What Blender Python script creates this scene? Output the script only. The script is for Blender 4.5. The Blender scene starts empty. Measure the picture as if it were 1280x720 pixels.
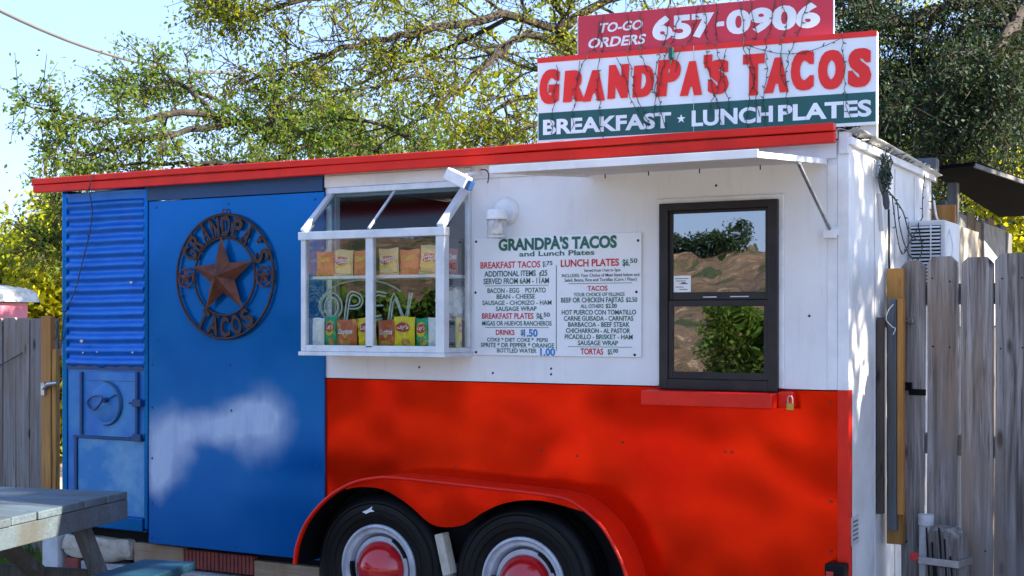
import bpy, bmesh, math, random
import numpy as np
from mathutils import Vector, Matrix, Euler
random.seed(7); rng = np.random.default_rng(7)
R = math.radians
SC = bpy.context.scene
COL = SC.collection

# ---------------------------------------------------------------- camera
# world frame: the trailer's serving side is the plane y = 0, x runs along it, z = 0 is the ground
cd = bpy.data.cameras.new("Camera"); cam = bpy.data.objects.new("Camera", cd); COL.objects.link(cam)
cam.location = (2.968, -5.443, 1.53); cam.rotation_euler = (R(90), 0, R(28.6))
cd.sensor_width = 36; cd.lens = 47.8; cd.shift_y = 0.032; cd.clip_end = 2000; cd.clip_start = 0.05
SC.camera = cam
# ---------------------------------------------------------------- sky, sun, exposure
SUN_AZ, SUN_EL = R(11), R(31)            # azimuth measured from +x towards +y
wd = bpy.data.worlds.new("World"); SC.world = wd; wd.use_nodes = True
nt = wd.node_tree; bg = nt.nodes['Background']
sky = nt.nodes.new('ShaderNodeTexSky'); sky.sky_type = 'NISHITA'; sky.sun_disc = False
sky.sun_elevation = SUN_EL; sky.sun_rotation = math.pi/2 - SUN_AZ
sky.air_density = 1.0; sky.dust_density = 0.6; sky.ozone_density = 1.2
mx = nt.nodes.new('ShaderNodeMix'); mx.data_type = 'RGBA'; mx.inputs[0].default_value = .78   # constant pale blue mixed into the sky, added to light the shaded facade
mx.inputs[7].default_value = (0.90, 1.38, 2.35, 1); tn = nt.nodes.new('ShaderNodeMix'); tn.data_type = 'RGBA'; tn.blend_type = 'MULTIPLY'; tn.inputs[0].default_value = 1; tn.inputs[7].default_value = (.80, .82, 1.10, 1)
nt.links.new(sky.outputs[0], tn.inputs[6]); nt.links.new(tn.outputs[2], mx.inputs[6])
nt.links.new(mx.outputs[2], bg.inputs[0]); bg.inputs[1].default_value = 0.15
sd = bpy.data.lights.new("Sun", 'SUN'); sd.energy = 5.0; sd.angle = R(0.6); sd.color = (1.0, 0.88, 0.70)
sun = bpy.data.objects.new("Sun", sd); COL.objects.link(sun)
sun.rotation_euler = Vector((math.cos(SUN_AZ)*math.cos(SUN_EL), math.sin(SUN_AZ)*math.cos(SUN_EL), math.sin(SUN_EL))).to_track_quat('Z', 'Y').to_euler()
SC.view_settings.view_transform = 'Standard'; SC.view_settings.look = 'None'
SC.view_settings.exposure = 2.03; SC.view_settings.gamma = 1.0
SC.view_settings.use_curve_mapping = False

# ---------------------------------------------------------------- measured positions, metres
MENU = [("GRANDPA'S TACOS", 'g', -0.064, 0.528, 1.849, 0.055, 0.045), ('and Lunch Plates', 'g', 0.044, 0.42, 1.821, 0.023, 0.022), ('BREAKFAST TACOS', 'r', -0.159, 0.151, 1.77, 0.03, 0.012), ('$1.', 'g', 0.164, 0.182, 1.772, 0.026, 0.01), ('75', 'g', 0.182, 0.213, 1.779, 0.019, 0.01), ('ADDITIONAL ITEMS  ¢25', 'g', -0.138, 0.187, 1.732, 0.026, 0.012), ('SERVED FROM 6AM - 11AM', 'g', -0.143, 0.195, 1.698, 0.026, 0.012), ('BACON - EGG    POTATO', 'g', -0.122, 0.179, 1.657, 0.022, 0.008), ('BEAN - CHEESE', 'g', -0.074, 0.124, 1.63, 0.021, 0.008), ('SAUSAGE - CHORIZO - HAM', 'g', -0.149, 0.208, 1.602, 0.02, 0.008), ('SAUSAGE WRAP', 'g', -0.078, 0.133, 1.575, 0.02, 0.008), ('BREAKFAST PLATES', 'r', -0.151, 0.117, 1.539, 0.026, 0.012), ('$6.', 'g', 0.132, 0.166, 1.536, 0.029, 0.016), ('50', 'g', 0.168, 0.2, 1.548, 0.019, 0.012), ('MIGAS OR HUEVOS RANCHEROS', 'g', -0.15, 0.208, 1.508, 0.021, 0.008), ('DRINKS', 'r', -0.078, 0.02, 1.465, 0.024, 0.014), ('$', 'g', 0.052, 0.064, 1.464, 0.026, 0.01), ('1.50', 'b', 0.066, 0.138, 1.458, 0.034, 0.03), ('COKE * DIET COKE *  PEPSI', 'g', -0.124, 0.188, 1.435, 0.017, 0.008), ('SPRITE * DR PEPPER * ORANGE', 'g', -0.157, 0.221, 1.409, 0.02, 0.008), ('BOTTLED WATER', 'g', -0.072, 0.132, 1.385, 0.019, 0.008), ('1.00', 'b', 0.151, 0.226, 1.373, 0.034, 0.03), ('LUNCH PLATES', 'r', 0.254, 0.538, 1.77, 0.032, 0.016), ('$6.', 'g', 0.555, 0.589, 1.769, 0.029, 0.014), ('50', 'g', 0.59, 0.625, 1.781, 0.02, 0.012), ('Served from 11am to 2pm', 'k', 0.37, 0.545, 1.746, 0.013, 0.004), ('INCLUDES: Your Choice of Meat listed below and', 'k', 0.26, 0.634, 1.724, 0.014, 0.004), ('Salad, Beans, Rice and Tortillas (Corn / Flour)', 'k', 0.273, 0.622, 1.704, 0.014, 0.004), ('TACOS', 'r', 0.386, 0.483, 1.662, 0.022, 0.012), ('YOUR CHOICE OF FILLINGS', 'g', 0.318, 0.565, 1.638, 0.016, 0.006), ('BEEF OR CHICKEN FAJITAS', 'g', 0.256, 0.56, 1.611, 0.022, 0.01), ('$2.50', 'g', 0.571, 0.624, 1.612, 0.02, 0.01), ('ALL OTHERS', 'g', 0.352, 0.464, 1.586, 0.017, 0.006), ('$2.00', 'g', 0.474, 0.528, 1.586, 0.019, 0.01), ('HOT PUERCO CON TOMATILLO', 'g', 0.259, 0.619, 1.557, 0.021, 0.01), ('CARNE GUISADA - CARNITAS', 'g', 0.27, 0.606, 1.53, 0.021, 0.01), ('BARBACOA - BEEF STEAK', 'g', 0.291, 0.589, 1.503, 0.021, 0.01), ('CHICHARRON - AL PASTOR', 'g', 0.28, 0.591, 1.476, 0.021, 0.01), ('PICADILLO - BRISKET - HAM', 'g', 0.274, 0.603, 1.449, 0.021, 0.01), ('SAUSAGE WRAP', 'g', 0.339, 0.533, 1.422, 0.021, 0.01), ('TORTAS', 'r', 0.352, 0.462, 1.381, 0.027, 0.014), ('$5.', 'g', 0.484, 0.509, 1.383, 0.023, 0.01), ('00', 'g', 0.509, 0.534, 1.39, 0.018, 0.01)]
RULES = [(-0.135, 0.192, 1.69), (-0.135, 0.192, 1.5), (0.292, 0.6, 1.695), (0.291, 0.6, 1.415)]
VRULE = (0.232, 1.778, 1.396)
SIGN_L = 1.5831
SIGN_ANG = 0.09489181893116187
BIG = [('G', 0.0116, 0.1163, 0.1779, 0.3419), ('R', 0.1305, 0.2435, 0.1807, 0.329), ('A', 0.2295, 0.3411, 0.1771, 0.3219), ('N', 0.3522, 0.4608, 0.1825, 0.3393), ('D', 0.4744, 0.5801, 0.1812, 0.3277), ('P', 0.5868, 0.7068, 0.1773, 0.3446), ('A', 0.7002, 0.8055, 0.173, 0.3289), ("'", 0.812, 0.8537, 0.2912, 0.3522), ('S', 0.8316, 0.9287, 0.1711, 0.327), ('T', 0.9928, 1.0916, 0.1542, 0.3398), ('A', 1.0879, 1.198, 0.1601, 0.3159), ('C', 1.2067, 1.309, 0.1624, 0.338), ('O', 1.3261, 1.4425, 0.1589, 0.3306), ('S', 1.4545, 1.5547, 0.1606, 0.3285)]
LEFT_OAK = [([(-2.667, 4.013, 1.407), (-2.752, 3.967, 2.184), (-2.979, 3.843, 2.734), (-3.207, 3.605, 2.883), (-3.48, 3.228, 2.934), (-3.739, 2.859, 2.988), (-3.92, 2.532, 3.069)], 0.081), ([(-3.92, 2.532, 3.069), (-4.006, 2.258, 3.081), (-4.123, 1.966, 2.992), (-4.206, 1.579, 2.947), (-4.299, 1.301, 2.973), (-4.39, 1.137, 2.991)], 0.031), ([(-3.92, 2.532, 3.069), (-4.228, 2.593, 3.296), (-4.488, 2.565, 3.469), (-4.57, 2.52, 3.619)], 0.028), ([(-3.837, 2.692, 3.035), (-3.988, 2.154, 2.918), (-4.153, 1.836, 2.804), (-4.255, 1.552, 2.71), (-4.299, 1.301, 2.625)], 0.028), ([(-3.739, 2.859, 2.988), (-4.322, 2.883, 3.315), (-4.712, 2.67, 3.379), (-5.047, 2.488, 3.442)], 0.025), ([(-3.48, 3.228, 2.934), (-3.495, 2.65, 2.736), (-3.782, 2.266, 2.683), (-4.195, 2.041, 2.683), (-4.556, 1.844, 2.624)], 0.028), ([(-2.979, 3.843, 2.734), (-3.085, 3.102, 2.637), (-3.442, 2.679, 2.586), (-3.864, 2.449, 2.646)], 0.031), ([(-3.207, 3.605, 2.883), (-3.667, 3.81, 3.132), (-4.202, 3.859, 3.311), (-4.502, 3.696, 3.516)], 0.031), ([(-2.752, 3.967, 2.313), (-2.655, 3.45, 2.771), (-2.707, 3.194, 2.96), (-3.021, 2.909, 3.036), (-3.39, 2.708, 2.886)], 0.028), ([(-3.739, 2.859, 2.988), (-3.568, 2.838, 3.188), (-3.45, 2.903, 3.261)], 0.031)]
BIG_OAK = [([(-2.248, 6.519, 1.385), (-2.382, 6.446, 2.302), (-2.55, 6.355, 3.22), (-2.752, 6.245, 3.908), (-2.763, 6.011, 4.286), (-2.738, 5.796, 4.799)], 0.126), ([(-2.772, 6.234, 4.138), (-2.933, 5.69, 4.169), (-3.047, 5.286, 3.925), (-3.23, 4.959, 3.601), (-3.52, 4.687, 3.302), (-3.954, 4.45, 3.09)], 0.044), ([(-2.73, 6.029, 4.248), (-2.968, 5.443, 4.309), (-3.21, 4.856, 4.149), (-3.479, 4.368, 3.98), (-3.784, 3.973, 3.837), (-4.138, 3.667, 3.649), (-4.426, 3.396, 3.498)], 0.048), ([(-2.751, 5.904, 4.6), (-3.124, 5.13, 4.623), (-3.534, 4.452, 4.487), (-3.962, 3.876, 4.276), (-4.25, 3.491, 4.096), (-4.447, 3.27, 4.007)], 0.048), ([(-2.968, 5.443, 4.309), (-3.48, 5.164, 4.017), (-3.936, 4.802, 3.78), (-4.321, 4.478, 3.511), (-4.636, 4.306, 3.331)], 0.024), ([(-2.684, 6.281, 3.755), (-2.829, 5.975, 3.683), (-3.129, 5.584, 3.539), (-3.274, 5.391, 3.265), (-3.288, 5.269, 2.996)], 0.034), ([(-2.617, 6.318, 3.449), (-2.738, 5.796, 3.39), (-2.856, 5.39, 3.238), (-3.061, 5.165, 2.972), (-3.313, 5.027, 2.757)], 0.024), ([(-2.738, 5.796, 4.799), (-3.024, 4.957, 4.925), (-3.543, 4.218, 4.744), (-3.959, 3.65, 4.528), (-4.36, 3.318, 4.304), (-4.534, 3.223, 4.139)], 0.044), ([(-2.763, 6.011, 4.286), (-2.449, 6.41, 4.596), (-2.056, 6.852, 4.799), (-1.509, 7.378, 4.927), (-0.733, 8.029, 4.818), (-0.101, 8.374, 4.578)], 0.048), ([(-2.752, 6.245, 3.908), (-3.308, 6.397, 4.021), (-3.823, 6.344, 4.258), (-4.385, 6.038, 4.578), (-4.947, 5.731, 4.738)], 0.029), ([(-2.55, 6.355, 3.22), (-2.339, 6.925, 3.745), (-1.928, 7.605, 4.298), (-1.275, 8.189, 4.585)], 0.034), ([(-3.262, 4.942, 3.601), (-3.412, 4.518, 3.654), (-3.663, 4.153, 3.516), (-3.962, 3.876, 3.499), (-4.255, 3.602, 3.716)], 0.017)]
DARK_TREE = [([(2.02, 8.277, 1.39), (1.771, 8.027, 2.631), (1.475, 7.638, 3.475), (1.252, 7.289, 4.219), (1.066, 7.187, 4.996)], 0.3), ([(1.601, 7.707, 3.331), (1.252, 7.289, 3.528), (0.976, 6.91, 3.376), (0.721, 6.657, 3.12), (0.47, 6.407, 2.867), (0.231, 6.276, 2.799)], 0.085), ([(1.376, 7.356, 3.866), (0.976, 6.91, 3.897), (0.63, 6.608, 3.739), (0.351, 6.342, 3.516), (0.051, 6.178, 3.311)], 0.08), ([(1.252, 7.289, 4.29), (0.854, 6.844, 4.313), (0.47, 6.407, 4.13), (0.136, 6.111, 3.972), (-0.161, 5.949, 3.837)], 0.08), ([(1.128, 7.221, 4.714), (0.77, 6.57, 4.676), (0.314, 6.208, 4.513), (-0.075, 5.882, 4.286)], 0.08), ([(1.342, 7.11, 3.897), (1.111, 6.073, 3.478), (0.922, 5.742, 3.188), (0.719, 5.518, 3.11)], 0.06), ([(1.438, 7.39, 3.937), (1.323, 6.758, 3.769), (1.119, 6.419, 3.797), (0.961, 6.219, 3.579)], 0.06), ([(1.252, 7.289, 4.361), (1.225, 6.135, 3.866), (1.162, 5.759, 3.613), (1.151, 5.639, 3.376)], 0.06), ([(1.323, 7.783, 3.944), (0.675, 7.885, 3.721), (0.169, 7.837, 3.526), (-0.167, 7.654, 3.296), (-0.368, 7.544, 3.105)], 0.06)]
LEFT_BUSH = [([(-9.635, 4.77, 1.274), (-9.713, 4.727, 1.892), (-9.79, 4.685, 1.98)], 0.05), ([(-9.325, 4.939, 1.274), (-9.306, 4.949, 1.892), (-9.695, 5.306, 1.995)], 0.05), ([(-9.054, 5.086, 1.274), (-9.035, 5.097, 1.892), (-9.016, 5.108, 1.98)], 0.05), ([(-8.822, 5.213, 1.274), (-8.822, 5.213, 1.892), (-9.058, 5.426, 2.349)], 0.05), ([(-8.589, 5.34, 1.274), (-8.589, 5.34, 1.892), (-9.052, 5.771, 2.686)], 0.05), ([(-8.318, 5.488, 1.274), (-8.299, 5.498, 1.892), (-8.28, 5.509, 2.686)], 0.05), ([(-8.086, 5.614, 1.274), (-8.086, 5.614, 1.892), (-8.454, 5.983, 2.451)], 0.05), ([(-8.899, 5.171, 1.274), (-8.841, 5.203, 1.892), (-8.313, 4.807, 1.962)], 0.05), ([(-8.628, 5.319, 1.274), (-8.648, 5.308, 1.892), (-8.046, 4.725, 2.207)], 0.05), ([(-8.706, 5.276, 1.274), (-8.706, 5.276, 1.892), (-8.394, 4.991, 2.397)], 0.05)]
DROOP = [([(-5.329, 3.131, 1.401), (-5.301, 2.919, 2.002), (-5.223, 2.619, 2.313), (-5.214, 2.397, 2.426), (-5.199, 2.177, 2.534)], 0.05), ([(-5.301, 2.919, 2.002), (-5.309, 2.573, 2.184), (-5.326, 2.336, 2.203), (-5.281, 2.132, 2.16)], 0.035)]
RIGHT_YELLOW = [([(-1.186, 12.793, 1.223), (-1.186, 12.793, 2.282), (-1.186, 12.793, 3.341)], 0.07), ([(-0.722, 13.047, 1.223), (-0.698, 13.059, 2.282), (-0.776, 13.586, 3.717)], 0.07), ([(-0.35, 13.249, 1.223), (-0.303, 13.275, 2.282), (-0.257, 13.3, 4.082)], 0.07), ([(0.022, 13.452, 1.223), (0.069, 13.477, 2.282), (-0.043, 14.555, 4.559)], 0.07), ([(0.394, 13.655, 1.223), (0.394, 13.655, 2.282), (0.323, 14.185, 4.37)], 0.07), ([(0.766, 13.857, 1.223), (0.766, 13.857, 2.282), (0.766, 13.857, 4.505)], 0.07), ([(1.231, 14.111, 1.223), (1.231, 14.111, 2.282), (1.134, 15.197, 4.224)], 0.07), ([(-0.164, 13.351, 1.223), (-0.164, 13.351, 2.282), (-0.025, 12.515, 3.462)], 0.07), ([(0.208, 13.553, 1.223), (0.231, 13.566, 2.282), (0.39, 12.628, 3.351)], 0.07)]
CENTRE_BACK = [([(-6.127, 11.238, 1.206), (-6.176, 11.211, 2.882), (-6.225, 11.185, 4.671)], 0.08), ([(-6.912, 10.81, 1.206), (-6.863, 10.837, 2.882), (-7.329, 11.722, 4.365)], 0.08), ([(-1.81, 13.592, 1.206), (-1.712, 13.646, 2.882), (-1.613, 13.699, 5.006)], 0.08), ([(-1.319, 13.86, 1.206), (-1.368, 13.833, 2.882), (-1.648, 14.819, 5.542)], 0.08), ([(-7.697, 10.382, 1.206), (-7.648, 10.409, 2.882), (-7.599, 10.436, 3.888)], 0.08), ([(-5.538, 11.559, 1.206), (-5.489, 11.586, 2.882), (-5.883, 12.51, 5.306)], 0.08), ([(-0.73, 14.181, 1.206), (-0.73, 14.181, 2.882), (-0.73, 14.181, 4.671)], 0.08)]

# ---------------------------------------------------------------- materials
def newmat(name):
    m = bpy.data.materials.new(name); m.use_nodes = True
    n = m.node_tree; b = n.nodes['Principled BSDF']; return m, n, b
def N(n, t, **k):
    x = n.nodes.new(t)
    for a, v in k.items(): setattr(x, a, v)
    return x
def c4(c): return (c[0], c[1], c[2], 1)
def mixc(n, f, a, b, mode='MIX'):
    x = N(n, 'ShaderNodeMix', data_type='RGBA', blend_type=mode)
    for i, v in ((0, f), (6, a), (7, b)):
        if hasattr(v, 'node'): n.links.new(v, x.inputs[i])
        else: x.inputs[i].default_value = v if i == 0 else c4(v)
    return x.outputs[2]
def ramp(n, f, lo, hi):
    x = N(n, 'ShaderNodeMapRange'); n.links.new(f, x.inputs[0])
    x.inputs[1].default_value = lo; x.inputs[2].default_value = hi; x.clamp = True
    return x.outputs[0]
def coords(n, scale=(1,1,1), rnd=True):
    t = N(n, 'ShaderNodeTexCoord'); mp = N(n, 'ShaderNodeMapping'); mp.inputs['Scale'].default_value = scale
    n.links.new(t.outputs['Object'], mp.inputs[0])
    if rnd:
        oi = N(n, 'ShaderNodeObjectInfo'); mu = N(n, 'ShaderNodeVectorMath', operation='SCALE')
        mu.inputs[0].default_value = (37, 61, 83); n.links.new(oi.outputs['Random'], mu.inputs['Scale'])
        n.links.new(mu.outputs[0], mp.inputs['Location'])
    return mp.outputs[0]
def noise(n, vec, scale, detail=4, rough=.55, dist=0):
    x = N(n, 'ShaderNodeTexNoise'); x.inputs['Scale'].default_value = scale; x.inputs['Detail'].default_value = detail
    x.inputs['Roughness'].default_value = rough; x.inputs['Distortion'].default_value = dist
    n.links.new(vec, x.inputs['Vector']); return x.outputs[0]
def bump(n, b, h, dist, strength=1.0):
    x = N(n, 'ShaderNodeBump'); x.inputs['Distance'].default_value = dist; x.inputs['Strength'].default_value = strength
    n.links.new(h, x.inputs['Height'])
    if b.inputs['Normal'].links: n.links.new(b.inputs['Normal'].links[0].from_socket, x.inputs['Normal'])
    n.links.new(x.outputs[0], b.inputs['Normal'])
def paint(name, col, col2=None, rough=.4, metal=0, vs=3, lo=.4, hi=.65, wave=0, wavescale=1.5, grain=0, grainscale=120, stretch=(1,1,1), coat=0, rv=0, dirt=0, spec=.5):
    m, n, b = newmat(name); b.inputs['Specular IOR Level'].default_value = spec
    v = coords(n, stretch)
    col2 = col2 or tuple(x*.8 for x in col)
    f = ramp(n, noise(n, v, vs, 7, .6), lo, hi)
    c = mixc(n, f, col, col2)
    if dirt:
        d = ramp(n, noise(n, coords(n, (9, 9, 1.2)), 3, 8, .7), .55, .8)
        mu = N(n, 'ShaderNodeMath', operation='MULTIPLY'); n.links.new(d, mu.inputs[0]); mu.inputs[1].default_value = dirt
        c = mixc(n, mu.outputs[0], c, (.12, .09, .06))
    n.links.new(c, b.inputs['Base Color'])
    b.inputs['Roughness'].default_value = rough; b.inputs['Metallic'].default_value = metal
    if rv:
        mr = N(n, 'ShaderNodeMapRange'); n.links.new(noise(n, v, vs*2.3, 5), mr.inputs[0])
        mr.inputs[1].default_value = .3; mr.inputs[2].default_value = .7; mr.inputs[3].default_value = max(rough-rv, .03); mr.inputs[4].default_value = rough+rv
        n.links.new(mr.outputs[0], b.inputs['Roughness'])
    if coat: b.inputs['Coat Weight'].default_value = coat; b.inputs['Coat Roughness'].default_value = .15
    if grain: bump(n, b, noise(n, coords(n, (1,1,1)), grainscale, 3), grain)
    if wave: bump(n, b, noise(n, coords(n, (1,1,.8)), wavescale, 2), wave)
    return m
def wood(name, light, dark, axis=2, rough=.85, ring=26, knots=True, randv=.35, streak=1.0):
    m, n, b = newmat(name)
    sc = [ring]*3; sc[axis] = 1.3
    v = coords(n, tuple(sc)); g = noise(n, v, 1.0, 7, .65, .6)
    sc2 = [ring*4]*3; sc2[axis] = 4
    g2 = noise(n, coords(n, tuple(sc2)), 1.0, 4, .6)
    c = mixc(n, ramp(n, g, .36, .66), light, dark)
    c = mixc(n, ramp(n, g2, .52, .72), c, tuple(x*.55 for x in dark))
    big = noise(n, coords(n, (3, 3, 1.4)), 1.0, 3)
    c = mixc(n, ramp(n, big, .42, .7), c, tuple((a+d)*.42 for a, d in zip(light, dark)))
    if knots:
        sk = [9]*3; sk[axis] = 3.2
        vo = N(n, 'ShaderNodeTexVoronoi'); n.links.new(coords(n, tuple(sk)), vo.inputs['Vector']); vo.inputs['Scale'].default_value = 1
        k = ramp(n, vo.outputs['Distance'], .16, .07)
        c = mixc(n, k, c, tuple(x*.25 for x in dark))
    warm = noise(n, coords(n, (4, 4, .9)), 1.0, 4, .6)
    c = mixc(n, ramp(n, warm, .46, .68), c, (light[0]*.62, light[1]*.48, light[2]*.36))
    oi = N(n, 'ShaderNodeObjectInfo'); mr = N(n, 'ShaderNodeMapRange'); n.links.new(oi.outputs['Random'], mr.inputs[0])
    mr.inputs[3].default_value = 1-randv; mr.inputs[4].default_value = 1+randv*.5
    hs = N(n, 'ShaderNodeHueSaturation'); n.links.new(c, hs.inputs['Color']); n.links.new(mr.outputs[0], hs.inputs['Value'])
    n.links.new(hs.outputs[0], b.inputs['Base Color']); b.inputs['Roughness'].default_value = rough
    bump(n, b, g2, .0025); bump(n, b, g, .003)
    return m
def glass(name, refl, tint=(1,1,1), rough=0.0, wave=0, graze=1.0):
    m = bpy.data.materials.new(name); m.use_nodes = True; n = m.node_tree; n.nodes.clear()
    o = N(n, 'ShaderNodeOutputMaterial'); mx = N(n, 'ShaderNodeMixShader'); t = N(n, 'ShaderNodeBsdfTransparent'); g = N(n, 'ShaderNodeBsdfGlossy')
    t.inputs[0].default_value = c4(tint); g.inputs['Roughness'].default_value = rough
    lw = N(n, 'ShaderNodeLayerWeight'); lw.inputs[0].default_value = .5
    pw = N(n, 'ShaderNodeMath', operation='POWER'); n.links.new(lw.outputs['Facing'], pw.inputs[0]); pw.inputs[1].default_value = 4/graze
    ad = N(n, 'ShaderNodeMath', operation='ADD', use_clamp=True); n.links.new(pw.outputs[0], ad.inputs[0]); ad.inputs[1].default_value = refl
    if wave:
        bp = N(n, 'ShaderNodeBump'); bp.inputs['Distance'].default_value = wave; n.links.new(noise(n, coords(n), 3.0, 2), bp.inputs['Height'])
        n.links.new(bp.outputs[0], g.inputs['Normal'])
    n.links.new(ad.outputs[0], mx.inputs[0]); n.links.new(t.outputs[0], mx.inputs[1]); n.links.new(g.outputs[0], mx.inputs[2]); n.links.new(mx.outputs[0], o.inputs[0])
    return m
def leafmat(name, a, b_, trans=(.25,.32,.03), tw=.45):
    m = bpy.data.materials.new(name); m.use_nodes = True; n = m.node_tree; n.nodes.clear()
    o = N(n, 'ShaderNodeOutputMaterial'); mx = N(n, 'ShaderNodeMixShader'); d = N(n, 'ShaderNodeBsdfPrincipled'); t = N(n, 'ShaderNodeBsdfTranslucent')
    d.inputs['Roughness'].default_value = .6; d.inputs['Specular IOR Level'].default_value = .2
    g = N(n, 'ShaderNodeNewGeometry'); r = g.outputs['Random Per Island']
    v = N(n, 'ShaderNodeTexCoord').outputs['Object']
    f = ramp(n, noise(n, v, 1.3, 4), .38, .62)
    c = mixc(n, f, a, b_); c2 = mixc(n, ramp(n, r, 0, 1), c, tuple(x*1.5 for x in a))
    c3 = mixc(n, ramp(n, r, *((.955, .985) if tw > .3 else (1.5, 2))), c2, (.18, .10, .03))
    n.links.new(c3, d.inputs['Base Color'])
    ct = mixc(n, r, trans, tuple(x*.6 for x in trans)); n.links.new(ct, t.inputs[0])
    mx.inputs[0].default_value = tw
    n.links.new(d.outputs[0], mx.inputs[1]); n.links.new(t.outputs[0], mx.inputs[2]); n.links.new(mx.outputs[0], o.inputs[0])
    return m

M = {}
M['white'] = paint('white_paint', (.76,.77,.78), (.68,.69,.70), .34, vs=2, wave=.008, wavescale=2.2, dirt=.16, rv=.08)
M['side_white'] = paint('side_white_paint', (.74,.75,.76), (.58,.58,.57), .45, vs=3, wave=.006, wavescale=3, dirt=.3)
M['trim_white'] = paint('white_trim', (.78,.79,.80), (.66,.67,.68), .45, vs=8, dirt=.12)
M['cream'] = paint('cream_board', (.70,.68,.62), (.60,.58,.52), .6, vs=5, dirt=.25)
M['red'] = paint('red_paint', (.72,.019,.0005), (.58,.009,.0005), .16, metal=.58, vs=1.3, wave=.055, wavescale=1.25, grain=.0003, rv=.04, spec=.12)
M['redtrim'] = paint('red_trim_paint', (.74,.014,.002), (.60,.010,.002), .42, spec=.3, vs=6, grain=.0006, dirt=.1)
M['blue'] = paint('blue_paint', (.0,.118,.38), (.0,.098,.36), .20, metal=.74, vs=1.2, wave=.014, wavescale=1.4, grain=.0003, rv=.05, spec=.2)
def glare_blue():      # the same blue with a soft glare painted into its colour low down
    m = paint('glare_blue_paint', (.0,.118,.38), (.0,.098,.36), .20, metal=.74, vs=1.2, wave=.014, wavescale=1.4, grain=.0003, rv=.05, spec=.2)
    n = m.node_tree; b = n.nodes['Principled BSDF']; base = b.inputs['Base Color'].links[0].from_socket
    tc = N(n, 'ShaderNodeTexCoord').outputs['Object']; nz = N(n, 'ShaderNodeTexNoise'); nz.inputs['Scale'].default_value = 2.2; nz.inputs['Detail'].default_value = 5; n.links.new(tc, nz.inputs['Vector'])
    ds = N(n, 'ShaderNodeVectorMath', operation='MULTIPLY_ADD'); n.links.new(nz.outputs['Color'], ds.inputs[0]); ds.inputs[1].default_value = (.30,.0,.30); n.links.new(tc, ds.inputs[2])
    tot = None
    for cx, cz, rx, rz in GLARE:
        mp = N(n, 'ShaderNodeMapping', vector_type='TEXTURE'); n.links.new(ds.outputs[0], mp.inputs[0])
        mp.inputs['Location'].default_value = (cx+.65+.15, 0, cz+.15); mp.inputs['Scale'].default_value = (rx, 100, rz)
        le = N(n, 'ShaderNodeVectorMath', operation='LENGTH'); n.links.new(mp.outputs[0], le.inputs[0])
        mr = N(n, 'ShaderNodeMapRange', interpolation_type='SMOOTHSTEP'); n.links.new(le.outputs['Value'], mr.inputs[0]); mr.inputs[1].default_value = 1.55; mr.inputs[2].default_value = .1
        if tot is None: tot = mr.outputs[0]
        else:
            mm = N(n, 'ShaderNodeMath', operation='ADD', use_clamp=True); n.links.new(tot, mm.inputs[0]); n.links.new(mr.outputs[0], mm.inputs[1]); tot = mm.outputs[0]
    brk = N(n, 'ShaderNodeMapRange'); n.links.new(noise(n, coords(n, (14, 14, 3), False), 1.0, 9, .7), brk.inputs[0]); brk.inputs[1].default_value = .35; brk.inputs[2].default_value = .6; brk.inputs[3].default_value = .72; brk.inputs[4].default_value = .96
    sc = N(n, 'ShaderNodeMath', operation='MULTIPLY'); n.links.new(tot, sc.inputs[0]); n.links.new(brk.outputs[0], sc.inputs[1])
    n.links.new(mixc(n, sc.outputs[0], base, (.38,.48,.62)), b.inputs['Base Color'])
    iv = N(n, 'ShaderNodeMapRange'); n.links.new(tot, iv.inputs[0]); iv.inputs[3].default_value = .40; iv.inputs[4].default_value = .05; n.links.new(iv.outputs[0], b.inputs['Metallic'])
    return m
GLARE = [(-1.40,1.00,.17,.17),(-1.55,1.02,.20,.10),(-1.80,.94,.24,.09),(-2.08,.86,.14,.17),(-2.14,.70,.08,.12)]
M['glare_blue'] = glare_blue()
M['bluetin'] = paint('blue_tin_paint', (.001,.12,.50), (.003,.15,.56), .36, metal=.3, vs=6, wave=.01, wavescale=7, stretch=(1,1,2))
M['blueold'] = paint('chalky_blue_paint', (.001,.12,.42), (.05,.25,.46), .5, vs=3.2, lo=.42, hi=.72, grain=.001, grainscale=90, dirt=.15)
M['bluewear'] = paint('worn_blue_paint', (.005,.17,.42), (.17,.35,.50), .5, vs=4, lo=.44, hi=.72, grain=.001, grainscale=90, dirt=.2)
M['bluedark'] = paint('dark_blue_paint', (.0,.045,.15), None, .5)
M['dark'] = paint('dark_interior', (.012,.013,.015), None, .8, spec=.1)
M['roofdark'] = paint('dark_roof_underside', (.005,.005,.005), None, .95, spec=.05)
M['black'] = paint('matt_black', (.004,.004,.005), None, .6, spec=.2)
M['frame'] = paint('bronze_window_frame', (.013,.011,.013), (.024,.021,.022), .4, spec=.3, vs=9, dirt=.1)
M['alu'] = paint('aluminium_white_frame', (.62,.66,.70), (.50,.54,.58), .35, vs=10, metal=.25, dirt=.15)
M['steel'] = paint('galvanised_steel', (.55,.57,.58), (.35,.36,.37), .38, vs=12, metal=.85)
M['roof'] = paint('roof_sheet', (.55,.56,.56), (.38,.38,.37), .45, vs=8, metal=.3, dirt=.4)
M['tyre'] = paint('tyre_rubber', (.0025,.003,.0035), (.006,.006,.0065), .5, spec=.25, vs=5, grain=.0006, grainscale=60)
M['rim'] = paint('painted_wheel_rim', (.50,.54,.60), (.36,.38,.42), .38, vs=12, metal=.2, dirt=.35)
M['hub'] = paint('red_hub_cap', (.50,.008,.012), (.40,.006,.010), .16, vs=6, coat=.6)
M['rustdark'] = paint('dark_rusty_iron', (.050,.018,.012), (.022,.012,.011), .55, vs=14, metal=.3, grain=.001, grainscale=90)
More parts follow.
